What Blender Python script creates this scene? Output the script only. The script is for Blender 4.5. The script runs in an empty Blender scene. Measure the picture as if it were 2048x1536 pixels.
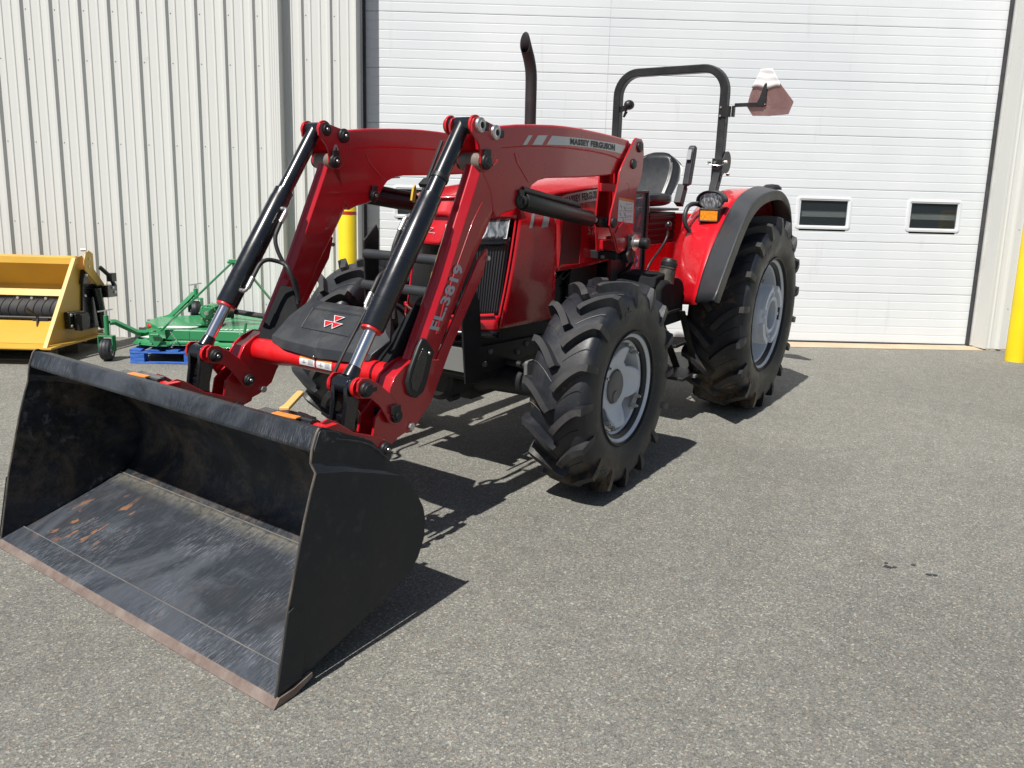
import bpy, bmesh, math, random
from mathutils import Vector, Matrix
R_ = math.radians
random.seed(4)
scene = bpy.context.scene
COL = scene.collection
# ---------------------------------------------------------------- camera
CAMM = Matrix(((0.9996481, -0.0265259, 0.0, 0.0),
               (0.0047658, 0.1795975, -0.9837286, 0.0),
               (0.0260943, 0.9833825, 0.1796607, 1.8),
               (0, 0, 0, 1)))
cam = bpy.data.objects.new('camera', bpy.data.cameras.new('camera'))
COL.objects.link(cam)
cam.matrix_world = CAMM
cam.data.sensor_width = 36
cam.data.lens = 1540 / 2048 * 36
cam.data.clip_start = 0.05
cam.data.clip_end = 500
scene.camera = cam
scene.render.resolution_x = 1024
scene.render.resolution_y = 768
# ---------------------------------------------------------------- light
EL, AZT = R_(54), R_(57)
sd = Vector((math.cos(EL) * math.cos(AZT), math.cos(EL) * math.sin(AZT), -math.sin(EL)))
sun = bpy.data.objects.new('sun', bpy.data.lights.new('sun', 'SUN'))
COL.objects.link(sun)
sun.rotation_euler = sd.to_track_quat('-Z', 'Y').to_euler()
sun.location = (-5, -8, 14)
sun.data.energy = 5.0
sun.data.angle = R_(0.53)
sun.data.color = (1.0, 0.965, 0.91)
w = bpy.data.worlds.new('World'); scene.world = w; w.use_nodes = True
nt = w.node_tree
bg = nt.nodes['Background']
sky = nt.nodes.new('ShaderNodeTexSky'); sky.sky_type = 'NISHITA'; sky.sun_disc = False
sky.sun_elevation = EL; sky.sun_rotation = math.atan2(-sd.x, -sd.y)
sky.air_density = 1.0; sky.dust_density = 1.2; sky.ozone_density = 1.0
nt.links.new(sky.outputs[0], bg.inputs[0]); bg.inputs[1].default_value = 0.055
scene.view_settings.view_transform = 'Standard'; scene.view_settings.look = 'None'
scene.view_settings.exposure = 0.30; scene.view_settings.gamma = 1.0
# ---------------------------------------------------------------- materials
def lin(c):
    if isinstance(c, str):
        c = c.lstrip('#'); c = [int(c[i:i + 2], 16) / 255 for i in (0, 2, 4)]
        return tuple((x / 12.92 if x <= .04045 else ((x + .055) / 1.055) ** 2.4) for x in c)
    return tuple(c)
class NM:
    def __init__(s, name):
        s.m = bpy.data.materials.new(name); s.m.use_nodes = True
        s.t = s.m.node_tree; s.b = s.t.nodes['Principled BSDF']; s.co = None
    def n(s, typ, **k):
        nd = s.t.nodes.new('ShaderNode' + typ)
        for a, v in k.items(): setattr(nd, a, v)
        return nd
    def l(s, a, b): s.t.links.new(a, b)
    def coord(s, scale=(1, 1, 1)):
        if s.co is None: s.co = s.n('TexCoord').outputs['Object']
        if scale == (1, 1, 1): return s.co
        mp = s.n('Mapping'); mp.inputs['Scale'].default_value = scale; s.l(s.co, mp.inputs[0]); return mp.outputs[0]
    def noise(s, scale, detail=5, rough=.6, dist=0, st=(1, 1, 1)):
        nd = s.n('TexNoise'); nd.inputs['Scale'].default_value = scale; nd.inputs['Detail'].default_value = detail
        nd.inputs['Roughness'].default_value = rough; nd.inputs['Distortion'].default_value = dist
        s.l(s.coord(st), nd.inputs['Vector']); return nd.outputs['Fac']
    def voro(s, scale, out='Color', st=(1, 1, 1), feature='F1'):
        nd = s.n('TexVoronoi'); nd.feature = feature; nd.inputs['Scale'].default_value = scale
        s.l(s.coord(st), nd.inputs['Vector']); return nd.outputs[out]
    def ramp(s, fac, stops):
        r = s.n('ValToRGB'); e = r.color_ramp.elements
        while len(e) < len(stops): e.new(.5)
        for i, (p, c) in enumerate(stops):
            e[i].position = p; e[i].color = (c, c, c, 1) if isinstance(c, (int, float)) else (*lin(c), 1)
        s.l(fac, r.inputs[0]); return r.outputs[0]
    def mix(s, fac, a, b, mode='MIX'):
        m = s.n('Mix'); m.data_type = 'RGBA'; m.blend_type = mode
        for sock, v in ((m.inputs[0], fac), (m.inputs[6], a), (m.inputs[7], b)):
            if isinstance(v, (int, float)): sock.default_value = v
            elif isinstance(v, (tuple, list, str)): sock.default_value = (*lin(v), 1)
            else: s.l(v, sock)
        return m.outputs[2]
    def math(s, op, a, b=0.0):
        m = s.n('Math'); m.operation = op
        for sock, v in ((m.inputs[0], a), (m.inputs[1], b)):
            if isinstance(v, (int, float)): sock.default_value = v
            else: s.l(v, sock)
        return m.outputs[0]
    def bump(s, h, strength=.3, dist=.01):
        b = s.n('Bump'); b.inputs['Strength'].default_value = strength; b.inputs['Distance'].default_value = dist
        s.l(h, b.inputs['Height']); s.l(b.outputs[0], s.b.inputs['Normal'])
    def set(s, **k):
        for a, v in k.items():
            i = s.b.inputs[a.replace('_', ' ')]
            if isinstance(v, (int, float)): i.default_value = v
            elif isinstance(v, (tuple, list, str)): i.default_value = (*lin(v), 1)
            else: s.l(v, i)
        return s
def paint(name, col, rough=.3, metal=0.0, coat=0.0, dust=0.15, dustcol=(.30, .26, .20), scr=.12, sc=6, bump=.05, spec=.5):
    m = NM(name)
    big = m.noise(sc, 6, .65, .5)
    d = m.ramp(big, [(.45, 0.0), (.75, 1.0)])
    fine = m.noise(90, 3, .7)
    f = m.math('MULTIPLY', d, dust)
    c = m.mix(f, col, dustcol)
    var = m.ramp(m.noise(2.2, 3, .5), [(.3, .88), (.7, 1.06)])
    c = m.mix(1.0, c, var, 'MULTIPLY')
    m.set(Base_Color=c, Metallic=metal)
    r = m.math('ADD', m.math('MULTIPLY', big, scr * 2), rough - scr)
    r = m.math('ADD', r, m.math('MULTIPLY', fine, scr * .5))
    m.set(Roughness=r)
    m.b.inputs['Specular IOR Level'].default_value = spec
    if coat: m.set(Coat_Weight=coat, Coat_Roughness=.06)
    if bump: m.bump(m.noise(3.0, 3, .5), bump, .02)
    return m.m
M = {}
M['red'] = paint('red_paint', (.46, .006, .014), .28, coat=.5, dust=.05, dustcol=(.42, .18, .14), scr=.10)
M['redhood'] = paint('red_hood_paint', (.54, .006, .014), .25, coat=.5, dust=.04, dustcol=(.45, .2, .16), scr=.08)
M['tube'] = paint('bright_red_paint', (.60, .006, .010), .35, coat=.25, dust=.08, dustcol=(.45, .25, .18))
M['blk'] = paint('black_gloss_paint', (.007, .008, .011), .24, coat=.4, dust=.05, dustcol=(.08, .08, .08), sc=14)
M['blk2'] = paint('black_satin_paint', (.011, .012, .014), .42, dust=.15, dustcol=(.12, .105, .085), sc=9)
M['under'] = paint('dirty_black_casting', (.011, .013, .016), .5, dust=.35, dustcol=(.06, .052, .042), sc=7, bump=.3)
M['plastic'] = paint('black_plastic', (.026, .029, .034), .42, dust=.30, dustcol=(.13, .125, .12), sc=8, bump=.05)
M['trim'] = paint('grey_plastic', (.030, .034, .040), .42, dust=.15, dustcol=(.10, .10, .10), sc=6)
M['chrome'] = paint('chromed_steel', (.78, .78, .80), .10, metal=1.0, dust=.05, scr=.04, bump=0)
M['zinc'] = paint('zinc_plated_steel', (.62, .62, .60), .32, metal=.9, dust=.25, scr=.1, bump=0)
M['rim'] = paint('silver_wheel_paint', (.66, .70, .76), .40, metal=.05, dust=.15, dustcol=(.22, .19, .155), sc=5)
M['hub'] = paint('grey_hub_paint', (.16, .155, .15), .45, dust=.35, dustcol=(.14, .12, .10), sc=9)
M['vinyl'] = paint('black_vinyl', (.011, .013, .016), .33, dust=.05, dustcol=(.07, .07, .07), scr=.08, sc=20, bump=.15)
M['exh'] = paint('matt_dark_steel', (.020, .017, .019), .5, dust=.15, dustcol=(.10, .075, .065))
M['white'] = paint('white_sticker', (.68, .69, .70), .35, dust=.12)
M['orange'] = paint('orange_paint', (.75, .24, .045), .35, dust=.10, dustcol=(.5, .3, .15))
M['stick'] = paint('cream_painted_wood', (.72, .46, .15), .5, dust=.15)
M['silver'] = paint('silver_decal', (.50, .51, .53), .30, metal=.5, dust=.06, scr=.06)
M['ltr'] = paint('pale_grey_lettering', (.50, .50, .56), .35, dust=.05)
M['dkltr'] = paint('black_lettering', (.02, .02, .022), .4, dust=.05)
M['yel'] = paint('mustard_yellow_paint', (.60, .35, .045), .38, dust=.10, dustcol=(.4, .3, .15))
M['green'] = paint('green_paint', (.026, .23, .085), .35, coat=.3, dust=.04, dustcol=(.15, .24, .15))
M['boll'] = paint('bollard_yellow_plastic', (.80, .60, .008), .42, dust=.06, dustcol=(.5, .4, .1), sc=3)
M['boll_red'] = paint('red_tape', (.45, .03, .01), .4)
M['belt'] = paint('black_rubber_belt', (.02, .021, .024), .7, dust=.2)
M['conc'] = paint('pale_concrete', (.50, .40, .28), .85, dust=.5, dustcol=(.30, .23, .15), sc=4, bump=.3)
M['plategrey'] = paint('worn_grey_plate', (.15, .155, .15), .5, dust=.3, dustcol=(.2, .19, .17), sc=5)
M['tankp'] = paint('matt_black_plastic', (.016, .017, .019), .8, dust=.25, dustcol=(.06, .055, .05), sc=6, spec=.08)
M['cyl'] = paint('dark_cylinder_paint', (.008, .009, .009), .38, dust=.10, dustcol=(.04, .04, .035), sc=9)
M['white_door'] = None
def mk_panel():
    m = NM('ribbed_metal_panel')
    st = m.noise(1.2, 5, .6, 0, (6, 6, .25))
    c = m.mix(m.ramp(st, [(.45, 0.0), (.8, .25)]), (.62, .625, .60), (.56, .555, .52))
    sp = m.ramp(m.noise(3.5, 8, .75), [(.66, 0.0), (.70, .35)])
    c = m.mix(sp, c, (.40, .36, .29))
    m.set(Base_Color=c, Roughness=.42); m.bump(m.noise(1.3, 2, .5, 0, (1, 1, .4)), .12, .02)
    return m.m
M['panel'] = mk_panel()
def mk_door():
    m = NM('white_steel_door')
    g = m.noise(60, 3, .7)
    big = m.noise(.7, 4, .6)
    c = m.mix(m.ramp(big, [(.35, 0.0), (.7, 1.0)]), (.63, .66, .68), (.70, .72, .735))
    c = m.mix(m.ramp(m.noise(5, 7, .7, 0, (1, 1, .15)), [(.62, 0.0), (.72, .3)]), c, (.50, .49, .45))
    m.set(Base_Color=c, Roughness=.50); m.bump(g, .12, .002)
    return m.m
M['white_door'] = mk_door()
M['jamb'] = paint('pale_metal_trim', (.52, .53, .52), .4, dust=.15, dustcol=(.4, .3, .2))
M['frame'] = paint('white_plastic_frame', (.70, .72, .74), .4, dust=.05)
M['seal'] = paint('black_rubber_seal', (.03, .03, .036), .6)
def mk_rubber():
    m = NM('tyre_rubber')
    d = m.noise(3.2, 8, .7, .6)
    sc = m.noise(30, 5, .7)
    c = m.mix(m.ramp(d, [(.47, 0.0), (.78, .75)]), (.011, .013, .018), (.042, .041, .040))
    c = m.mix(m.ramp(sc, [(.62, 0.0), (.75, .35)]), c, (.12, .11, .10))
    mud = m.ramp(m.noise(4.5, 6, .7, .2), [(.60, 0.0), (.67, .55)])
    c = m.mix(mud, c, (.14, .098, .055))
    sp_ = m.n('SeparateXYZ'); m.l(m.coord(), sp_.inputs[0])
    low = m.math('MULTIPLY', m.ramp(m.math('ADD', sp_.outputs[2], 1.0), [(.50, 1.0), (.74, 0.0)]), m.ramp(sp_.outputs[0], [(.05, 0.0), (.2, 1.0)]))
    c = m.mix(m.math('MULTIPLY', low, m.ramp(m.noise(5.5, 7, .7, .3), [(.44, 0.0), (.56, .9)])), c, (.12, .085, .048))
    m.set(Base_Color=c, Roughness=m.ramp(d, [(.3, .34), (.7, .66)]))
    m.bump(m.noise(70, 4, .7), .22, .004)
    return m.m
M['rubber'] = mk_rubber()
M['lugtop'] = paint('dusty_lug_rubber', (.038, .038, .040), .75, dust=.55, dustcol=(.085, .080, .072), sc=9, bump=.3, spec=.3)
def mk_asphalt():
    m = NM('asphalt')
    ST = (1, 1, 1)
    v1 = m.voro(140, 'Color'); v2 = m.voro(260, 'Color')
    s1 = m.n('SeparateColor'); m.l(v1, s1.inputs[0])
    s2 = m.n('SeparateColor'); m.l(v2, s2.inputs[0])
    a = m.ramp(s1.outputs[0], [(.0, (.085, .086, .088)), (.38, (.165, .162, .153)), (.78, (.235, .230, .212)), (.93, (.345, .335, .30)), (1.0, (.58, .56, .49))])
    b = m.ramp(s2.outputs[1], [(.0, (.085, .086, .088)), (.5, (.185, .182, .171)), (1.0, (.35, .342, .31))])
    c = m.mix(.45, a, b)
    red = m.ramp(s1.outputs[2], [(.94, 0.0), (.98, .5)])
    c = m.mix(red, c, (.30, .19, .13))
    c = m.mix(1.0, c, (.90, .90, .85), 'MULTIPLY')
    lg = m.ramp(m.noise(.55, 6, .6, .4), [(.3, .84), (.7, 1.10)])
    c = m.mix(1.0, c, lg, 'MULTIPLY')
    md = m.ramp(m.noise(9, 5, .65), [(.3, .88), (.7, 1.08)])
    c = m.mix(1.0, c, md, 'MULTIPLY')
    # small dark oil drops and light scratches, fixed in place
    m.set(Base_Color=c, Roughness=.82)
    h = m.math('ADD', m.voro(140, 'Distance'), m.math('MULTIPLY', m.noise(300, 2, .5), .5))
    m.bump(h, .45, .003)
    return m.m
M['asphalt'] = mk_asphalt()
def mk_bucket(name, wear, mudk=1.0, grit=False, mudc=(.070, .055, .038)):
    m = NM(name)
    n1 = m.noise(1.7, 9, .70, .9)
    patch = m.ramp(n1, [(.47, 0.0), (.60, 1.0)])
    def streak(ang, sx, sy, sc, lo, hi):
        mp = m.n('Mapping'); mp.inputs['Rotation'].default_value = (0, 0, R_(ang)); mp.inputs['Scale'].default_value = (sx, sy, sx); m.l(m.coord(), mp.inputs[0])
        nz_ = m.n('TexNoise'); nz_.inputs['Scale'].default_value = sc; nz_.inputs['Detail'].default_value = 4; nz_.inputs['Roughness'].default_value = .6; m.l(mp.outputs[0], nz_.inputs['Vector'])
        return m.ramp(nz_.outputs['Fac'], [(lo, 0.0), (hi, 1.0)])
    s1 = streak(6, 4.5, 60, 2.8, .50, .72); s2_ = streak(-24, 6, 130, 3.1, .56, .66); s3 = streak(50, 5, 110, 2.8, .62, .70)
    lp_ = m.ramp(m.noise(1.3, 3, .5, .6), [(.50, 0.0), (.53, 1.0)])
    c = m.mix(m.math('MULTIPLY', patch, .80 * wear), (.012, .015, .020), (.072, .082, .10))
    if wear > .9: c = m.mix(.35, c, (.055, .063, .078))
    c = m.mix(m.math('MULTIPLY', s1, .38 * wear), c, (.11, .12, .14))
    c = m.mix(m.math('MULTIPLY', m.math('MULTIPLY', s2_, lp_), .75 * wear), c, (.26, .27, .29))
    c = m.mix(m.math('MULTIPLY', s3, .35 * wear), c, (.20, .21, .21))
    spk = m.ramp(m.noise(55, 4, .7), [(.66, 0.0), (.72, 1.0)])
    c = m.mix(m.math('MULTIPLY', spk, .45 * wear), c, (.20, .19, .17))
    mud = m.ramp(m.noise(3.2, 11, .80, .35), [(.48, 0.0), (.66, .75)])
    c = m.mix(m.math('MULTIPLY', mud, mudk), c, mudc)
    if grit:
        sr = m.n('SeparateXYZ'); m.l(m.coord(), sr.inputs[0])
        bx = m.math('MULTIPLY', m.ramp(m.math('ABSOLUTE', m.math('ADD', sr.outputs[1], .74)), [(.16, 1.0), (.30, 0.0)]), m.ramp(m.math('ABSOLUTE', m.math('SUBTRACT', sr.outputs[0], 4.56)), [(.12, 1.0), (.24, 0.0)]))
        c = m.mix(m.math('MULTIPLY', bx, m.ramp(m.noise(9, 4, .5, .3, (1, 2.2, 1)), [(.615, 0.0), (.66, .85)])), c, (.26, .125, .065))
    if grit:      # grit lying in the corner of floor and back
        sx_ = m.n('SeparateXYZ'); m.l(m.coord(), sx_.inputs[0])
        near = m.ramp(m.math('MULTIPLY', m.math('SUBTRACT', sx_.outputs[0], 4.24), 5.0), [(0.0, .9), (.16, .45), (.45, 0.0)])
        g_ = m.math('MULTIPLY', near, m.ramp(m.noise(26, 7, .8), [(.38, .1), (.56, 1.0)]))
        c = m.mix(g_, c, (.20, .185, .145))
    m.set(Base_Color=c, Roughness=m.ramp(patch, [(0, .42), (1, .55)])); m.b.inputs['Specular IOR Level'].default_value = .35
    m.bump(m.noise(34, 5, .7, 0, (1, 3, 1)), .12, .003)
    return m.m
M['bk_in'] = mk_bucket('worn_black_bucket_steel', 1.0, .30, True)
M['bk_lip'] = mk_bucket('scuffed_lip_steel', .55, .2)
M['bk_back'] = mk_bucket('scuffed_black_bucket_steel', .45, 1.0, False, (.155, .120, .085))
M['bk_out'] = mk_bucket('black_bucket_paint', .06, .14)
M['weld'] = paint('dusty_weld', (.10, .10, .105), .6, dust=.8, dustcol=(.19, .175, .14), sc=9)
M['plate_edge'] = paint('worn_plate_edge', (.05, .045, .04), .5, dust=.7, dustcol=(.24, .19, .15), sc=7)
M['film'] = paint('white_plastic_film', (.78, .78, .78), .45, dust=0, bump=.2)
def mk_edge():
    m = NM('rusty_bare_steel')
    c = m.mix(m.noise(14, 6, .7), m.ramp(m.noise(5, 6, .7), [(.35, (.10, .052, .038)), (.65, (.20, .155, .135))]), m.ramp(m.noise(7, 6, .7), [(.3, (.19, .145, .125)), (.7, (.33, .28, .24))]))
    m.set(Base_Color=c, Roughness=.5, Metallic=.25); m.bump(m.noise(50, 4, .6), .3, .003); return m.m
M['edge'] = mk_edge()
def mk_wood():
    m = NM('blue_painted_wood')
    g = m.noise(3, 6, .7, 0, (1.5, 12, 12))
    c = m.mix(m.ramp(g, [(.45, 0.0), (.62, .8)]), (.012, .085, .42), (.10, .22, .46))
    m.set(Base_Color=c, Roughness=.7); m.bump(g, .4, .004); return m.m
M['bluewood'] = mk_wood()
def mk_wood2():
    m = NM('weathered_wood')
    g = m.noise(3, 6, .7, 0, (1.5, 12, 12))
    m.set(Base_Color=m.mix(g, (.07, .055, .04), (.20, .17, .13)), Roughness=.8); return m.m
M['wood'] = mk_wood2()
def mk_amber():
    m = NM('amber_lens')
    v = m.ramp(m.noise(45, 2, .5, .3, (1, 3, 1)), [(.3, 0.0), (.7, 1.0)])
    m.set(Base_Color=m.mix(v, (.72, .20, .01), (.90, .36, .03)), Roughness=.15); m.bump(v, .5, .004); return m.m
M['amber'] = mk_amber()
def mk_lens():
    m = NM('clear_lamp_lens')
    v = m.noise(14, 3, .5, .8, (1, 4, 1))
    m.set(Base_Color=m.mix(m.ramp(v, [(.4, 0.0), (.6, 1.0)]), (.22, .23, .25), (.72, .74, .78)), Roughness=.10, Metallic=.65); m.bump(v, .8, .015); return m.m
M['lens'] = mk_lens()
def mk_grille():
    m = NM('black_mesh_grille')
    wv = m.n('TexWave'); wv.inputs['Scale'].default_value = 30; wv.bands_direction = 'Y'; wv.inputs['Distortion'].default_value = .3
    m.l(m.coord(), wv.inputs['Vector'])
    wz = m.n('TexWave'); wz.inputs['Scale'].default_value = 30; wz.bands_direction = 'Z'; m.l(m.coord(), wz.inputs['Vector'])
    f = wv.outputs['Fac']
    m.set(Base_Color=m.mix(f, (.006, .007, .009), (.028, .030, .034)), Roughness=.4); m.bump(f, .9, .006); return m.m
M['grille'] = mk_grille()
def mk_vent():
    m = NM('dark_red_mesh')
    v = m.voro(150, 'Distance')
    m.set(Base_Color=m.mix(m.ramp(v, [(.3, 1.0), (.5, 0.0)]), (.14, .010, .012), (.012, .004, .004)), Roughness=.4); return m.m
M['vent'] = mk_vent()
def mk_glass(name, col, alpha):
    m = NM(name); m.set(Base_Color=col, Roughness=.04, Alpha=alpha); m.b.inputs['Specular IOR Level'].default_value = .8
    return m.m
M['glass'] = mk_glass('window_glass', (.03, .04, .05), .35)
M['pvc'] = mk_glass('smoky_clear_plastic', (.22, .22, .24), .55)
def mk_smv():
    m = NM('aluminium_painted_red_reflection')
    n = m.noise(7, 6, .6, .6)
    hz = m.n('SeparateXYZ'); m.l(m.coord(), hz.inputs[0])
    m.set(Base_Color=m.mix(n, (.30, .13, .12), (.52, .36, .35)), Metallic=.75, Roughness=m.ramp(n, [(.3, .18), (.7, .38)])); m.bump(n, .35, .02); return m.m  # reflection of the red fender is put into the sheet's base colour
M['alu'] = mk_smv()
M['hose'] = paint('rubber_hose', (.022, .022, .024), .5, dust=.3, dustcol=(.10, .09, .08), sc=15)
M['capd'] = paint('dusty_black_cap', (.022, .022, .024), .55, dust=.8, dustcol=(.23, .18, .11), sc=5)
M['chin'] = M['redhood']
M['int'] = paint('dim_interior', (.09, .10, .11), .9)
M['strut'] = paint('galvanised_strut', (.45, .50, .48), .5)
# ---------------------------------------------------------------- mesh helpers
class MB:
    def __init__(s): s.v = []; s.f = []; s.mi = []; s.cur = 0
    def add(s, vs, fs):
        o = len(s.v); s.v += [tuple(v) for v in vs]; s.f += [tuple(i + o for i in f) for f in fs]; s.mi += [s.cur] * len(fs); return s
    def box(s, x0, x1, y0, y1, z0, z1):
        vs = [(x, y, z) for x in (x0, x1) for y in (y0, y1) for z in (z0, z1)]
        return s.add(vs, [(0, 1, 3, 2), (4, 6, 7, 5), (0, 4, 5, 1), (2, 3, 7, 6), (0, 2, 6, 4), (1, 5, 7, 3)])
    def obox(s, c, size, rot=None):
        b = MB().box(-size[0] / 2, size[0] / 2, -size[1] / 2, size[1] / 2, -size[2] / 2, size[2] / 2)
        m = rot if rot is not None else Matrix.Identity(3)
        return s.add([(m @ Vector(v)) + Vector(c) for v in b.v], b.f)
    def beam(s, p0, p1, wd, ht, up=(0, 0, 1)):
        p0, p1 = Vector(p0), Vector(p1); d = (p1 - p0); L = d.length; d.normalize()
        sd_ = d.cross(Vector(up)).normalized(); u = sd_.cross(d)
        vs = []
        for p in (p0, p1):
            for a, b in ((-1, -1), (1, -1), (1, 1), (-1, 1)): vs.append(p + sd_ * a * wd / 2 + u * b * ht / 2)
        return s.add(vs, [(0, 1, 2, 3), (7, 6, 5, 4), (0, 4, 5, 1), (1, 5, 6, 2), (2, 6, 7, 3), (3, 7, 4, 0)])
    def prism(s, poly, ax, c0, c1):
        n = len(poly)
        def mk(a, b, c):
            return (a, c, b) if ax == 'y' else ((c, a, b) if ax == 'x' else (a, b, c))
        vs = [mk(a, b, c0) for a, b in poly] + [mk(a, b, c1) for a, b in poly]
        fs = [tuple(range(n)), tuple(range(2 * n - 1, n - 1, -1))] + [(i, (i + 1) % n, n + (i + 1) % n, n + i) for i in range(n)]
        return s.add(vs, fs)
    def cyl(s, p0, p1, r0, r1=None, seg=24, caps=True):
        return s.tube([p0, p1], r0 if r1 is None else [r0, r1], seg, caps)
    def tube(s, pts, r, seg=12, caps=True, square=False):
        pts = [Vector(p) for p in pts]; n = len(pts)
        rs = r if isinstance(r, (list, tuple)) else [r] * n
        t0 = (pts[1] - pts[0]).normalized()
        ref = Vector((0, 0, 1)) if abs(t0.z) < .9 else Vector((1, 0, 0))
        u = t0.cross(ref).normalized(); vs = []
        for i, p in enumerate(pts):
            t = ((pts[min(i + 1, n - 1)] - p).normalized() + (p - pts[max(i - 1, 0)]).normalized())
            t = t.normalized() if t.length > 1e-6 else t0
            u = (u - t * u.dot(t)).normalized(); v = t.cross(u)
            for k in range(seg):
                a = 2 * math.pi * k / seg; vs.append(p + (u * math.cos(a) + v * math.sin(a)) * rs[i])
        fs = [(i * seg + k, i * seg + (k + 1) % seg, (i + 1) * seg + (k + 1) % seg, (i + 1) * seg + k) for i in range(n - 1) for k in range(seg)]
        if caps: fs += [tuple(range(seg - 1, -1, -1)), tuple((n - 1) * seg + k for k in range(seg))]
        return s.add(vs, fs)
    def lathe(s, prof, o, axis, seg=48, closed=False):
        o = Vector(o); a = Vector(axis).normalized()
        ref = Vector((0, 0, 1)) if abs(a.z) < .9 else Vector((1, 0, 0))
        u = a.cross(ref).normalized(); v = a.cross(u); n = len(prof); vs = []
        for r, h in prof:
            for k in range(seg):
                t = 2 * math.pi * k / seg; vs.append(o + a * h + (u * math.cos(t) + v * math.sin(t)) * r)
        m = n if closed else n - 1
        fs = [(i * seg + k, i * seg + (k + 1) % seg, ((i + 1) % n) * seg + (k + 1) % seg, ((i + 1) % n) * seg + k) for i in range(m) for k in range(seg)]
        return s.add(vs, fs)
    def grid(s, f, nu, nv):
        vs = [f(i / nu, j / nv) for i in range(nu + 1) for j in range(nv + 1)]
        fs = [(i * (nv + 1) + j, (i + 1) * (nv + 1) + j, (i + 1) * (nv + 1) + j + 1, i * (nv + 1) + j + 1) for i in range(nu) for j in range(nv)]
        return s.add(vs, fs)
    def ball(s, c, r, sc=(1, 1, 1), seg=20):
        c = Vector(c)
        return s.grid(lambda u, v: c + Vector((r * sc[0] * math.sin(math.pi * u) * math.cos(2 * math.pi * v), r * sc[1] * math.sin(math.pi * u) * math.sin(2 * math.pi * v), r * sc[2] * math.cos(math.pi * u))), seg // 2, seg)
    def mesh(s, name, mats, smooth=35, solid=None, merge=False, tri=False):
        me = bpy.data.meshes.new(name); me.from_pydata(s.v, [], s.f)
        bm = bmesh.new(); bm.from_mesh(me)
        if len(set(s.mi)) > 1:
            bm.faces.ensure_lookup_table()
            for i, f in enumerate(bm.faces): f.material_index = s.mi[i]
        if merge: bmesh.ops.remove_doubles(bm, verts=bm.verts, dist=1e-5)
        bmesh.ops.recalc_face_normals(bm, faces=bm.faces)
        if tri: bmesh.ops.triangulate(bm, faces=bm.faces)
        bm.to_mesh(me); bm.free()
        for m in mats: me.materials.append(m)
        if smooth:
            for p in me.polygons: p.use_smooth = True
            me.set_sharp_from_angle(angle=R_(smooth))
        return me
    def build(s, name, mat, parent=None, bevel=0.0, smooth=35, solid=0.0, merge=False, label=None, seg=2, tri=False):
        mats = [M[x] if isinstance(x, str) else x for x in (mat if isinstance(mat, (list, tuple)) else [mat])]
        ob = bpy.data.objects.new(name, s.mesh(name, mats, smooth, merge=merge, tri=tri)); COL.objects.link(ob)
        if parent: ob.parent = parent
        if label: ob['label'] = label
        if solid:
            md = ob.modifiers.new('thick', 'SOLIDIFY'); md.thickness = solid; md.offset = 0
        if bevel:
            md = ob.modifiers.new('bevel', 'BEVEL'); md.width = bevel; md.segments = seg; md.limit_method = 'ANGLE'; md.angle_limit = R_(38); md.harden_normals = True
        return ob
def empty(name, label, cat, mat=None, loc=None, group=None):
    o = bpy.data.objects.new(name, None); COL.objects.link(o); o.empty_display_size = .3
    if mat is not None: o.matrix_world = mat
    if loc is not None: o.location = loc
    o['label'] = label; o['category'] = cat
    if group: o['group'] = group
    return o
def struct(o): o['kind'] = 'structure'; return o
def text_obj(name, txt, mat, f, size=1.0, bold=.0, sx=1.0, depth=.0008, parent=None, fit=None, shear=0.0):
    """f(u,v)->point on the surface; text is fitted to u,v in 0..1 if fit"""
    cu = bpy.data.curves.new(name, 'FONT'); cu.body = txt; cu.size = 1; cu.offset = bold; cu.resolution_u = 3; cu.shear = shear; cu.space_character = 1.0 + bold * 2.2
    t = bpy.data.objects.new('tmp', cu); COL.objects.link(t)
    bpy.context.view_layer.update()
    me = bpy.data.meshes.new_from_object(t.evaluated_get(bpy.context.evaluated_depsgraph_get()))
    COL.objects.unlink(t); bpy.data.objects.remove(t)
    xs = [v.co.x for v in me.vertices]; ys = [v.co.y for v in me.vertices]
    x0, x1, y0, y1 = min(xs), max(xs), min(ys), max(ys)
    for v in me.vertices:
        v.co = Vector(f((v.co.x - x0) / (x1 - x0), (v.co.y - y0) / (y1 - y0)))
    me.name = name; me.materials.clear(); me.materials.append(M[mat])
    ob = bpy.data.objects.new(name, me); COL.objects.link(ob)
    if parent: ob.parent = parent
    return ob
def arc(cx, cy, r, a0, a1, n):
    return [(cx + r * math.cos(R_(a0 + (a1 - a0) * i / n)), cy + r * math.sin(R_(a0 + (a1 - a0) * i / n))) for i in range(n + 1)]
def lerp(a, b, t): return a + (b - a) * t
def resample(pl, n):
    P = [Vector(p) for p in pl]; d = [0]
    for a, b in zip(P, P[1:]): d.append(d[-1] + (b - a).length)
    out = []
    for i in range(n + 1):
        t = d[-1] * i / n; k = 0
        while k < len(d) - 2 and d[k + 1] < t: k += 1
        out.append(P[k].lerp(P[k + 1], (t - d[k]) / max(1e-9, d[k + 1] - d[k])))
    return out
def smoothpl(pl, it=2):
    for _ in range(it):
        o = [pl[0]]
        for a, b in zip(pl, pl[1:]):
            a, b = Vector(a), Vector(b); o += [a.lerp(b, .25), a.lerp(b, .75)]
        o.append(pl[-1]); pl = o
    return [Vector(p) for p in pl]
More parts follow.
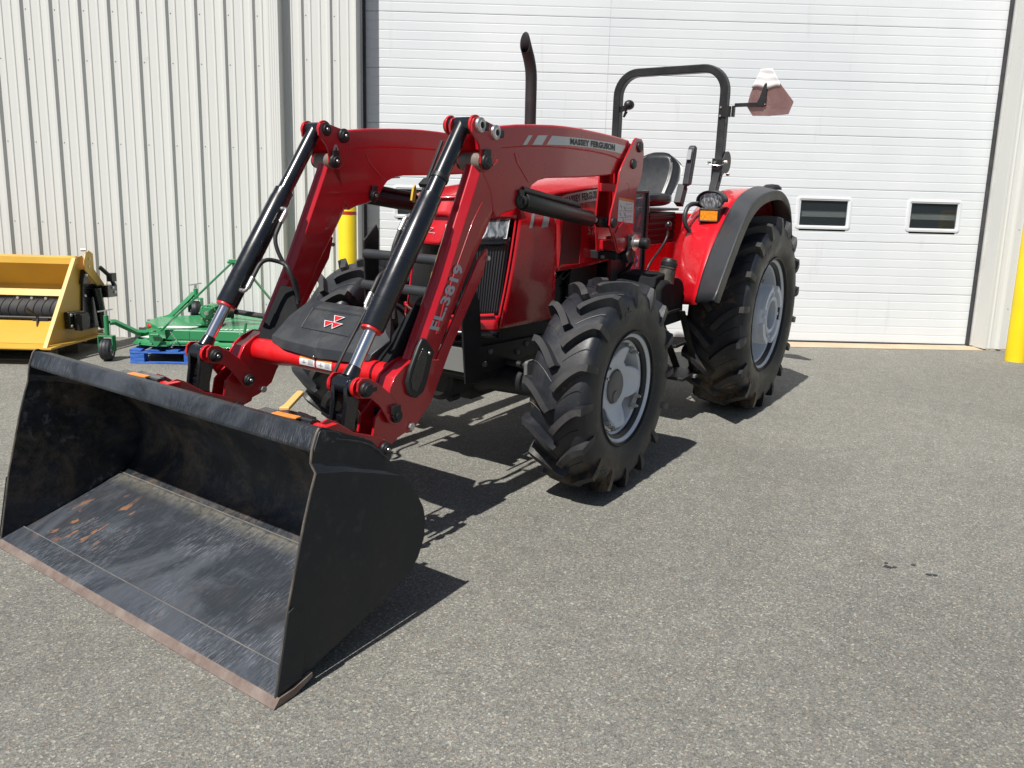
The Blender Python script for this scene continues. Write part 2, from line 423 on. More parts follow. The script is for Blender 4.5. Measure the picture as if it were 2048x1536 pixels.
# ---------------------------------------------------------------- ground
def GZ(x, y):
    yy = min(y, 9.4)
    return 0.5446 + (0.00597 * (x - 1.0632) + 0.07704 * (yy - 7.0643)) / 0.99701
g = MB()
xs = [-120, -30, 30, 120]; ys = [-90, -20, 9.4, 60]
g.add([(x, y, GZ(x, y) if y > -21 else GZ(x, -20)) for x in xs for y in ys], [(i * 4 + j, (i + 1) * 4 + j, (i + 1) * 4 + j + 1, i * 4 + j + 1) for i in range(3) for j in range(3)])
struct(g.build('ground', 'asphalt', smooth=0))
# oil drops on the asphalt
dr = MB()
for (x, y, r) in ((1.885, 3.615, .007), (1.875, 3.575, .014), (1.905, 3.572, .008), (2.01, 3.60, .009), (2.04, 3.505, .011), (2.065, 3.50, .010)):
    vs = []; 
    for k in range(12):
        a = k / 12 * 2 * math.pi; rr = r * random.uniform(.6, 1.2); px, py = x + rr * 1.6 * math.cos(a), y + rr * math.sin(a); vs.append((px, py, GZ(px, py) + .004))
    dr.add(vs, [tuple(range(12))])
struct(dr.build('oil_drops', 'seal', smooth=0))
for (x0, y0, x1, y1, wd) in ((3.35, 8.45, 3.75, 8.43, .006), (4.05, 8.40, 4.55, 8.36, .008), (5.0, 8.30, 5.35, 8.26, .006), (2.9, 7.6, 3.3, 7.75, .005), (4.1, 5.9, 4.5, 6.15, .004)):
    sm = MB(); sm.grid(lambda u, v: (lerp(x0, x1, u), lerp(y0, y1, u) + .02 * math.sin(u * 3) + wd * (v - .5) * math.sin(max(.1, u) * 3.1), GZ(lerp(x0, x1, u), lerp(y0, y1, u) + .02 * math.sin(u * 3)) + .004), 16, 1)
    struct(sm.build('pavement_scuff', 'conc', smooth=0))
# ================================================================= BUILDING
YW, YD, YL = 8.87, 9.13, 8.76
bld = empty('metal_building', 'pale ribbed steel workshop building with a wide white overhead door', 'building', Matrix.Translation((0, YW, 0)) @ Matrix.Rotation(R_(.8), 4, 'Z') @ Matrix.Translation((0, -YW, 0)))
ZT = 6.2
def rib_panel(x0, x1, y, phase, zb, screws):
    prof = []; x = x0; P = .3048
    def h(u):   # u in 0..P from major rib centre
        u = (u + P / 2) % P - P / 2; a = abs(u)
        if a < .014: return .032
        if a < .034: return .032 * (1 - (a - .014) / .020)
        b = abs(a - .102)
        if b < .006: return .007
        if b < .014: return .007 * (1 - (b - .006) / .008)
        return 0
    xs = set([x0, x1]); k = math.floor((x0 - phase) / P) - 1
    while phase + k * P < x1 + P:
        c = phase + k * P
        for o in (-.034, -.014, .014, .034, -.116, -.108, -.096, -.088, .116, .108, .096, .088):
            if x0 < c + o < x1: xs.add(c + o)
        k += 1
    xs = sorted(xs); pr = [(x, y - h(x - phase)) for x in xs]
    m = MB(); n = len(pr)
    zs = [zb, ZT]
    m.add([(x, yy, z) for z in zs for x, yy in pr], [(i, i + 1, n + i + 1, n + i) for i in range(n - 1)])
    # screws along girts
    m.cur = 1
    k = math.floor((x0 - phase) / P) - 1
    while phase + k * P < x1 + P:
        c = phase + k * P + .055
        if x0 + .03 < c < x1 - .03:
            for z in screws: m.lathe([(0, .005), (.004, .004), (.006, 0)], (c, y, z), (0, -1, 0), 6)
        k += 1
    return m
XL = -2.575
gl = lambda x, y: GZ(x, y)
rib_panel(-9.5, XL - .10, YL, -5.605, .60, (1.05, 1.9, 2.75, 3.6, 4.1)).build('wall_panel', ['panel', 'seal'], bld, smooth=20)
rib_panel(XL + .0, -1.80, YW, -2.375, .60, (1.15, 2.0, 2.85, 3.7, 4.15)).build('wall_panel', ['panel', 'seal'], bld, smooth=20)
rib_panel(5.50, 9.5, YW, 5.66, .735, (1.2, 2.1, 3.0, 3.8)).build('wall_panel', ['panel', 'seal'], bld, smooth=20)
# corner trim with fine flutes
ct = MB(); pr = [(XL - .13, YL - .002), (XL - .125, YL - .036)]
for i in range(9): pr += [(XL - .118 + i * .012, YL - .036 - (.0025 if i % 2 else 0))]
pr += [(XL - .006, YL - .038), (XL, YL - .030), (XL + .001, YL + .04), (XL + .002, YW - .004), (XL + .05, YW - .005), (XL + .052, YW + .02)]
n = len(pr); ct.add([(x, y, z) for z in (.60, ZT) for x, y in pr], [(i, i + 1, n + i + 1, n + i) for i in range(n - 1)])
ct.build('corner_trim', 'panel', bld, smooth=20)
# jambs (L shaped)
DX0, DX1 = -1.735, 5.43
j = MB(); j.prism([(-1.80, YW - .035), (-1.775, YW - .038), (DX0 - .035, YD - .055), (DX0 - .02, YD - .05), (DX0 - .02, YD + .05), (-1.80, YD + .05)], 'z', .60, ZT).build('door_jamb', 'panel', bld, bevel=.002)
j = MB(); j.prism([(5.502, YW - .035), (5.475, YW - .036), (DX1 + .05, YD - .06), (DX1 + .05, YD + .05), (5.502, YD + .05)], 'z', .735, ZT).build('door_jamb', 'panel', bld, bevel=.002)
j = MB(); j.box(DX1 + .018, DX1 + .05, YD - .075, YD - .02, .745, ZT).build('jamb_trim', 'jamb', bld, bevel=.002)
j = MB(); j.box(DX0 - .048, DX0 - .018, YD - .075, YD - .02, .62, ZT).build('jamb_trim', 'jamb', bld, bevel=.002)
MB().box(DX0 - .018, DX0 + .012, YD - .04, YD + .0, .62, ZT).build('weather_seal', 'seal', bld)
MB().box(DX1 - .006, DX1 + .018, YD - .05, YD + .0, .745, ZT).build('weather_seal', 'seal', bld)
ZB = .745
# door: ribbed sections
dz = .0985; prof = []; z = ZB; i = 0
while z < ZT:
    z1 = z + dz
    big = (i % 6 == 5)
    prof += [(YD, z), (YD - .0015, z + .010), (YD - .0015, z1 - (.012 if big else .008)), (YD + .001, z1 - (.008 if big else .004)), (YD + (.010 if big else .0022), z1 - .002)]
    z = z1; i += 1
door = MB(); n = len(prof)
wins = [(3.248, 3.893, .90), (4.540, 5.180, .90), (-1.42, -.78, .90), (-.1, .54, .90)]
door.add([(x, y, z) for x in (DX0 + .006, DX1 - .002) for y, z in prof], [(i, i + 1, n + i + 1, n + i) for i in range(n - 1)])
# split door round the windows: cut by building strips instead
def in_win(z0, z1, wz): return not (z1 <= wz[0] or z0 >= wz[1])
WZ0, WZ1 = 2.105, 2.375
door = MB()
cols = sorted(wins, key=lambda a: a[0])
for (ya, za), (yb, zb) in zip(prof, prof[1:]):
    segs = [(DX0 + .006, DX1 - .002)]
    if zb > WZ0 and za < WZ1:
        segs = []; x = DX0 + .006
        for a, b, _ in cols: segs.append((x, a + .05)); x = b - .05
        segs.append((x, DX1 - .002))
    for a, b in segs: door.add([(a, ya, za), (b, ya, za), (b, yb, zb), (a, yb, zb)], [(0, 1, 2, 3)])
dob = door.build('garage_door', 'white_door', bld, smooth=0, merge=True)
MB().box(DX0, DX1, YD - .012, YD + .03, ZB - .008, ZB + .004).build('bottom_seal', 'seal', dob)
ver = MB(); ver.box(.985, .989, YD - .004, YD - .0012, 2.1, ZT).build('panel_seam', 'jamb', dob)
for a, b, _ in wins:
    fz0, fz1 = 2.055, 2.425
    fr = MB()
    def rr(x0, x1, z0, z1, r, n=5):
        return arc(x1 - r, z1 - r, r, 0, 90, n) + arc(x0 + r, z1 - r, r, 90, 180, n) + arc(x0 + r, z0 + r, r, 180, 270, n) + arc(x1 - r, z0 + r, r, 270, 360, n)
    loops = [(rr(a, b, fz0, fz1, .035), YD - .001), (rr(a + .004, b - .004, fz0 + .004, fz1 - .004, .033), YD - .010), (rr(a + .026, b - .026, fz0 + .026, fz1 - .026, .022), YD - .013), (rr(a + .030, b - .030, fz0 + .030, fz1 - .030, .020), YD - .008), (rr(a + .042, b - .042, fz0 + .042, fz1 - .042, .014), YD - .006), (rr(a + .045, b - .045, fz0 + .045, fz1 - .045, .012), YD + .03)]
    n = len(loops[0][0]); vs = [(x, y, z) for lp, y in loops for x, z in lp]
    fr.add(vs, [(i * n + k, i * n + (k + 1) % n, (i + 1) * n + (k + 1) % n, (i + 1) * n + k) for i in range(len(loops) - 1) for k in range(n)])
    fr.build('window_frame', 'frame', dob, smooth=30)
    MB().box(a + .045, b - .045, YD + .012, YD + .016, fz0 + .045, fz1 - .045).build('window_pane', 'glass', dob, smooth=0)
    MB().box(a - .1, b + .1, YD + .07, YD + .10, 2.20, 2.27).build('inner_strut', 'strut', dob, smooth=0)
    MB().box(a - .12, b + .12, YD + .30, YD + .32, 1.9, 2.6).build('interior_wall', 'int', bld, smooth=0)
# sill / apron
ap = MB(); ap.add([(-1.8, YW - .02, GZ(-1.8, YW) + .006), (5.50, YW - .04, GZ(5.5, YW) + .006), (5.50, YD + .05, ZB - .005), (-1.8, YD + .05, ZB - .006)], [(0, 1, 2, 3)]).build('concrete_sill', 'conc', bld, smooth=0, solid=.004)
MB().box(-9.5, XL, YL + .012, YL + .10, .3, .605).build('wall_footing', 'conc', bld)
MB().box(XL, -1.8, YW + .012, YW + .10, .3, .605).build('wall_footing', 'conc', bld)
MB().box(5.502, 9.5, YW + .0, YW + .10, .3, .73).build('wall_footing', 'conc', bld)
MB().box(-9.5, 9.5, YD + .6, 14, .3, ZT).build('building_core', 'int', bld, smooth=0)
MB().box(-9.5, 9.5, YL - .1, 14, ZT, ZT + .12).build('roof_edge', 'panel', bld)
# bollards
def bollard(x, y, h, r, label, band):
    b = empty('bollard', label, 'bollard', loc=(x, y, GZ(x, y) - .01), group='yellow bollards beside the overhead door')
    MB().lathe([(0, h + .035), (r * .5, h + .03), (r * .85, h + .015), (r, h - .02), (r, 0)], (0, 0, 0), (0, 0, 1), 40).build('post', 'boll', b)
    if band:
        for zz in band: MB().lathe([(r + .0015, zz), (r + .0015, zz + .035)], (0, 0, 0), (0, 0, 1), 40).build('tape_band', 'boll_red', b)
    return b
bollard(5.515, 8.40, 1.66, .098, 'tall plain yellow bollard at the right end of the overhead door', None)
bollard(-1.81, 8.42, 1.60, .098, 'yellow bollard with a thin red band, behind the tractor left of the overhead door', (1.43,))
# ================================================================= TRACTOR
TM = Matrix(((-0.55979, 0.82879, -0.00597, 1.0632), (-0.82608, -0.55852, -0.07704, 7.0643), (-0.06719, -0.03819, 0.99701, 0.5446), (0, 0, 0, 1)))
T = empty('tractor', 'red farm tractor with front loader, roll bar and wide black bucket lowered to the asphalt', 'tractor', TM)
def part(name, mb, mat, parent=T, **k): return mb.build(name, mat, parent, **k)
def mir(s, y0, y1): return (s * y0, s * y1) if s > 0 else (s * y1, s * y0)
# ---------- tyres
def make_wheel(name, x, y, z, R, hw, rimr, N, sweep, lugh, s, front, label):
    e = bpy.data.objects.new(name, None); COL.objects.link(e); e.parent = T; e.location = (x, y, z); e['label'] = label
    e.empty_display_size = .2
    Rc = R - lugh; tw = hw - .012      # tread half width
    # carcass profile (r, y) outer side positive
    sec = [(rimr - .005, hw * .80), (rimr + .02, hw * .90), (rimr + (Rc - rimr) * .35, hw * 1.07), (rimr + (Rc - rimr) * .60, hw * 1.075), (rimr + (Rc - rimr) * .82, hw * 1.02), (Rc - .030, hw * .96), (Rc - .006, hw * .82), (Rc + .002, hw * .5), (Rc + .006, 0)]
    full = smoothpl([(a, b, 0) for a, b in sec] + [(a, -b, 0) for a, b in sec[-2::-1]], 2)
    c = MB(); prof = [(p[0], p[1]) for p in full] + [(rimr - .03, -hw * .7), (rimr - .03, hw * .7)]
    c.lathe(prof, (0, 0, 0), (0, 1, 0), 96, closed=True)
    # sidewall rings
    for rr in (rimr + .025,):
        for sg in (1, -1):
            yy = sg * (hw * .965 if rr < rimr + .05 else hw * 1.055)
            c.lathe([(rr - .006, yy - sg * .006), (rr - .003, yy + sg * .003), (rr + .003, yy + sg * .003), (rr + .006, yy - sg * .006)], (0, 0, 0), (0, 1, 0), 96)
    def surf(yy):   # carcass radius at y
        a = abs(yy) / hw
        return Rc + .006 - .010 * a ** 2 - (.030 * max(0, (a - .86) / .14) ** 2)
    def cp(r, ph, yy): return Vector((r * math.sin(ph), yy, r * math.cos(ph)))
    wt = .0185 if front else .022; wb = wt * 1.3
    for sg in (1, -1):
        for k in range(N):
            ph0 = 2 * math.pi * (k + (0 if sg > 0 else .5)) / N
            st = []
            for i in range(11):
                q = i / 10; yy = sg * (.010 + q * (tw - .010)); ph = ph0 + sweep * (1 - q) ** 1.45
                st.append([ph, yy, surf(yy) - .012, R - .016 * (abs(yy) / hw) ** 2 - (.006 if q < .05 else 0), wt, wb])
            # down the shoulder
            st[-1][3] -= .004
            st.append([ph0 - .004, sg * (hw * 1.000), Rc - .06, R - .026, wt * 1.10, wb * 1.0])
            st.append([ph0 - .010, sg * (hw * 1.035), Rc - .10, R - .075, wt * 1.15, wb * .9])
            st.append([ph0 - .018, sg * (hw * 1.045), Rc - .145, R - .135, wt * .9, wb * .55])
            vs = []; n = len(st)
            for i, (ph, yy, rb, rt_, a, b) in enumerate(st):
                i0, i1 = max(i - 1, 0), min(i + 1, n - 1)
                d = cp(st[i1][3], st[i1][0], st[i1][1]) - cp(st[i0][3], st[i0][0], st[i0][1])
                nrm = cp(1, ph, 0)
                if i > 10: nrm = (nrm * (.55 if i == 11 else .2) + Vector((0, sg, 0)) * (.6 if i == 11 else 1.0)).normalized()
                t = d.cross(nrm).normalized() * (1 if sg > 0 else -1)
                if i >= 10: t = cp(1, ph + math.pi / 2, 0) * (-1 if t.dot(cp(1, ph + math.pi / 2, 0)) < 0 else 1)
                bp = cp(rb, ph, yy * (.985 if i < 10 else .95)); tp = cp(rt_, ph, yy if i <= 10 else yy + sg * .012)
                if i == 0: bp += Vector((0, -sg * .012, 0))
                vs += [bp - t * b, tp - t * a, tp + t * a, bp + t * b]
            fs = []
            for i in range(n - 1):
                for q in (0, 2): fs.append((i * 4 + q, i * 4 + q + 1, i * 4 + 4 + q + 1, i * 4 + 4 + q))
            fs += [(0, 1, 2, 3), ((n - 1) * 4 + 3, (n - 1) * 4 + 2, (n - 1) * 4 + 1, (n - 1) * 4)]
            c.add(vs, fs); base_ = len(c.v) - len(vs); c.cur = 1
            for i in range(n - 1): c.f.append((base_ + i * 4 + 1, base_ + i * 4 + 2, base_ + i * 4 + 6, base_ + i * 4 + 5)); c.mi.append(1 if i < 11 else 0)
            c.cur = 0
            # thin mould line between the lugs
            phm = ph0 + math.pi / N
            pm = []
            for i in range(7):
                q = i / 6; yy = sg * (.02 + q * (tw - .03)); ph = phm + sweep * .72 * (1 - q) ** 1.45
                pm.append(cp(surf(yy) + .000, ph, yy))
            c.tube(pm, .0022, 4)
    flat = z   # squash contact patch
    vv = []
    for v in c.v:
        if v[2] < -z + .004:
            v = (v[0], v[1] * 1.01, -z + .004)
        vv.append(v)
    c.v = vv
    part('tyre', c, ['rubber', 'lugtop'], e, smooth=32)
    o = s
    def RB(pr): return [(r, h * o) for r, h in pr]
    rim = MB()
    f = hw * .80
    rim.lathe(RB([(rimr + .012, f + .012), (rimr + .014, f + .004), (rimr + .002, f - .004), (rimr - .008, f - .012), (rimr - .024, f - .018), (rimr - .028, f - .034), (rimr - .044, f - .042), (rimr - .049, f - .075), (rimr - .056, f - .10), (rimr - .062, f - .15), (rimr - .085, f - .19), (rimr - .085, -f + .10), (rimr - .045, -f + .06), (rimr - .01, -f), (rimr + .012, -f - .01)]), (0, 0, 0), (0, 1, 0), 72)
    rim.lathe(RB([(rimr + .012, f + .012), (rimr + .004, f + .015), (rimr - .008, f + .002), (rimr - .010, f - .010)]), (0, 0, 0), (0, 1, 0), 72)
    part('rim', rim, 'rim', e, smooth=28)
    return e
def wheel_sticker(e, txt, r, ph0, dph, yy, h, s, par):
    def f(u, v):
        ph = ph0 + dph * u; rr = r + h * v
        return (rr * math.sin(ph), yy, rr * math.cos(ph))
    return text_obj('sidewall_lettering', txt, 'dkltr', f, parent=e)
FW, RW = [], []
for s in (1, -1):
    zf, yf = .629, .955
    e = make_wheel('front_wheel', 2.3228, s * yf, zf, .637, .178, .315, 16, .235, .055, s, True, ('near' if s > 0 else 'far') + ' front wheel with chevron tread and pale grey rim')
    hw = .178; f = hw * .8
    # dished disc with four lobes
    d = MB(); nn = 96; rr0, rr1 = .105, .228
    rings = []
    for q in range(6):
        t = q / 5; ring = []
        for k in range(nn):
            a = 2 * math.pi * k / nn + .55
            lob = .5 + .5 * math.cos(4 * a); rmax = .165 + .078 * min(1, max(0, lob * 1.35 - .12)) ** .7
            r = rr0 + (rmax - rr0) * t; yy = s * (.070 + .050 * ((r - .105) / .13) ** 1.5 - .012 * math.sin(min(1, (r - .105) / .13) * 3.1))
            ring.append((r * math.sin(a), yy, r * math.cos(a)))
        rings += ring
    d.add(rings, [(i * nn + k, i * nn + (k + 1) % nn, (i + 1) * nn + (k + 1) % nn, (i + 1) * nn + k) for i in range(5) for k in range(nn)])
    part('wheel_disc', d, 'rim', e, solid=.012)
    for k in range(4):
        b = MB()
        for da in (-.13, .13):
            a = 2 * math.pi * k / 4 - .55 + da; r = .243; c0 = Vector((r * math.sin(a), s * .112, r * math.cos(a)))
            b.cyl(c0, c0 + Vector((0, s * .022, 0)), .014, .012, 6); b.cyl(c0, c0 + Vector((0, s * .034, 0)), .007, .007, 8)
        a = 2 * math.pi * k / 4 - .55; b.obox((.250 * math.sin(a), s * .100, .250 * math.cos(a)), (.10, .02, .035), Matrix.Rotation(a, 3, 'Y'))
        part('rim_lug', b, 'zinc', e)
    hb = MB(); hb.lathe([(.0, s * .090), (.085, s * .090), (.094, s * .084), (.098, s * .07), (.105, s * .065), (.112, s * .05), (.112, -s * .06)], (0, 0, 0), (0, 1, 0), 40)
    hb.cyl((.02, s * .088, -.055), (.02, s * .098, -.055), .036, .034, 20)
    part('hub', hb, 'hub', e)
    if s > 0:
        text_obj('sidewall_lettering', '600', 'plastic', lambda u, v: ((.50 + .035 * v) * math.sin(2.62 - .28 * u), .178 * 1.083, (.50 + .035 * v) * math.cos(2.62 - .28 * u)), bold=.02, parent=e)
        text_obj('sidewall_lettering', 'R24', 'plastic', lambda u, v: ((.475 + .04 * v) * math.sin(.42 - .26 * u), .178 * 1.083, (.475 + .04 * v) * math.cos(.42 - .26 * u)), bold=.02, parent=e)
    # rear
    e = make_wheel('rear_wheel', 0, s * 1.035, .785, .797, .222, .435, 18, .215, .058, s, False, ('near' if s > 0 else 'far') + ' rear wheel, larger, with heavy cast hub in a grey rim')
    hb = MB()
    hb.lathe([(.118, s * .10), (.118, s * .225), (.135, s * .232), (.150, s * .228), (.160, s * .205), (.205, s * .200), (.212, s * .205), (.235, s * .208), (.243, s * .195), (.243, s * .148), (.238, s * .144), (.243, s * .140), (.243, s * .0), (.20, -s * .02), (.10, -s * .02)], (0, 0, 0), (0, 1, 0), 64)
    for k in range(4):     # raised outer flange segments
        a0 = k * math.pi / 2 + .2
        pts_o = [(a0 + i * 1.05 / 8) for i in range(9)]
        vs = []
        for a in pts_o:
            for r, yy in ((.200, .195), (.200, .236), (.244, .236), (.244, .195)): vs.append((r * math.sin(a), s * yy, r * math.cos(a)))
        n9 = len(pts_o); fs = [(i * 4 + q, i * 4 + (q + 1) % 4, i * 4 + 4 + (q + 1) % 4, i * 4 + 4 + q) for i in range(n9 - 1) for q in range(4)] + [(0, 1, 2, 3), ((n9 - 1) * 4 + 3, (n9 - 1) * 4 + 2, (n9 - 1) * 4 + 1, (n9 - 1) * 4)]
        hb.add(vs, fs)
        hb.cyl((.177 * math.sin(a0 - .25), s * .195, .177 * math.cos(a0 - .25)), (.177 * math.sin(a0 - .25), s * .228, .177 * math.cos(a0 - .25)), .015, .014, 6)
    part('hub', hb, 'rim', e, bevel=.002)
    m = MB(); m.lathe([(0, s * .09), (.117, s * .09)], (0, 0, 0), (0, 1, 0), 32); part('hub_dark_disc', m, 'under', e)  # dark disc stands for the shade in the hub's open centre
    d = MB(); d.lathe([(.10, s * .0), (.24, -s * .005), (.33, s * .03), (.36, s * .035)], (0, 0, 0), (0, 1, 0), 64)
    part('wheel_disc', d, 'rim', e, solid=.012)
    for k in range(8):
        b = MB(); a = 2 * math.pi * k / 8; c0 = Vector((.345 * math.sin(a), s * .04, .345 * math.cos(a))); b.cyl(c0, c0 + Vector((0, s * .03, 0)), .016, .014, 6)
        b.obox((.35 * math.sin(a), s * .03, .35 * math.cos(a)), (.07, .03, .06), Matrix.Rotation(a, 3, 'Y'))
        part('rim_lug', b, 'zinc', e)
    ax = MB(); ax.cyl((0, -s * .3, 0), (0, s * .05, 0), .10, .10, 24)
    part('axle_hub', ax, 'under', e)
    if s > 0:
        text_obj('sidewall_lettering', 'R34', 'plastic', lambda u, v: ((.58 + .05 * v) * math.sin(.62 - .26 * u), .222 * 1.083, (.58 + .05 * v) * math.cos(.62 - .26 * u)), bold=.02, parent=e)
        text_obj('sidewall_lettering', '600', 'plastic', lambda u, v: ((.60 + .05 * v) * math.sin(2.5 - .26 * u), .222 * 1.083, (.60 + .05 * v) * math.cos(2.5 - .26 * u)), bold=.02, parent=e)
# ---------- chassis
c = MB()
c.prism([(2.72, .60), (2.80, .70), (2.80, .90), (1.9, .93), (1.9, .70), (2.35, .62)], 'y', .255, .285)
c.prism([(2.72, .60), (2.80, .70), (2.80, .90), (1.9, .93), (1.9, .70), (2.35, .62)], 'y', -.285, -.255)
c.box(1.3, 2.45, .18, .235, .66, .93); c.box(1.3, 2.45, -.235, -.18, .66, .93)
c.box(2.45, 2.70, -.25, .25, .62, .92)
c.prism([(2.4, .55), (2.4, 1.2), (1.35, 1.30), (.6, 1.05), (-.3, .95), (-.35, .55), (1.0, .42), (1.7, .45)], 'y', -.20, .20)
part('chassis', c, 'under', bevel=.006)
for x, z in ((2.20, .775), (2.30, .735), (2.60, .79), (2.66, .72)):
    cb = MB(); cb.cyl((x, .30, z), (x, .322, z), .019, .017, 6); part('bolt', cb, 'hub')
eng = MB(); random.seed(7)
for i in range(16):
    x = random.uniform(1.3, 2.0); z = random.uniform(.95, 1.25); eng.box(x, x + random.uniform(.05, .16), .18, .24 + random.uniform(0, .05), z, z + random.uniform(.04, .12))
for i in range(7):
    x = random.uniform(1.3, 1.9); z = random.uniform(1.0, 1.2)
    eng.tube([(x, .28, z), (x + .1, .32, z + .05), (x + .22, .31, z - .02), (x + .32, .27, z + .04)], .009, 8)
eng.cyl((1.85, .15, 1.05), (1.85, .30, 1.05), .09, .09, 24)
part('engine', eng, 'under', bevel=.004)
ax = MB()
ax.tube([(2.36, -.78, .60), (2.36, -.62, .60), (2.36, -.5, .565), (2.36, -.2, .57), (2.36, 0, .57), (2.36, .2, .57), (2.36, .5, .565), (2.36, .62, .60), (2.36, .78, .60)], [.11, .115, .085, .10, .17, .10, .085, .115, .11], 20)
ax.cyl((2.36, .0, .57), (2.66, .0, .58), .12, .11, 28); ax.cyl((2.56, .0, .58), (2.72, 0, .59), .135, .135, 28)
ax.lathe([(0, .0), (.11, 0), (.135, .02), (.135, .05)], (2.76, .0, .60), (-1, 0, 0), 28)
ax.cyl((2.62, .07, .475), (2.70, .07, .475), .03, .03, 12); ax.box(2.2, 2.5, -.09, .09, .42, .6)
ax.tube([(2.42, .1, .70), (2.42, .4, .69), (2.42, .72, .66)], .022, 12); ax.box(2.36, 2.48, .12, .20, .63, .75)
part('front_axle', ax, 'under', bevel=.004)
for s in (1, -1):
    k = MB(); k.prism([(2.22, .48), (2.50, .48), (2.52, .56), (2.50, .70), (2.44, .74), (2.28, .74), (2.22, .68)], 'y', s * .60, s * .70)
    k.v = [(x, y, z) for x, y, z in k.v]
    part('steering_knuckle', k, 'trim', bevel=.02)
    k = MB(); k.box(2.38, 2.475, *mir(s, .47, .585), .610, .730); part('knuckle_cover', k, 'plategrey', bevel=.02, seg=3)
# plate under nose (weight carrier)
wp = MB(); wp.add([(2.850, -.33, .848), (2.850, .33, .848), (2.870, .33, .708), (2.870, -.33, .708)], [(0, 1, 2, 3)])
part('front_plate', wp, 'plategrey', solid=.02, bevel=.003)
wp = MB(); wp.box(2.74, 2.80, -.28, .30, .64, .87); wp.cyl((2.845, -.25, .695), (2.845, .36, .695), .02, .02, 12)
part('weight_bracket', wp, 'blk2', bevel=.004)
# ---------- brush guard
for s in (1, -1):
    gplate = MB(); gplate.prism([(2.80, .64), (2.93, .66), (2.97, 1.10), (2.97, 1.44), (2.86, 1.53), (2.84, 1.49), (2.85, 1.22), (2.80, 1.12), (2.78, .90)], 'y', s * .372 - .006, s * .372 + .006)
    part('guard_plate', gplate, 'blk2', bevel=.003)
    gf = MB(); gf.prism([(1.95, .695), (1.95, .80), (2.68, .83), (2.76, .90), (2.79, 1.13), (2.87, 1.15), (2.86, .82), (2.80, .67), (2.72, .655)], 'y', s * .30 - .006, s * .30 + .008)
    part('guard_bracket', gf, 'blk2', bevel=.003)
gb = MB(); gb.cyl((2.955, -.372, 1.36), (2.955, .372, 1.36), .029, .029, 20); gb.cyl((2.975, -.372, 1.175), (2.975, .372, 1.175), .029, .029, 20)
part('guard_bar', gb, 'trim')
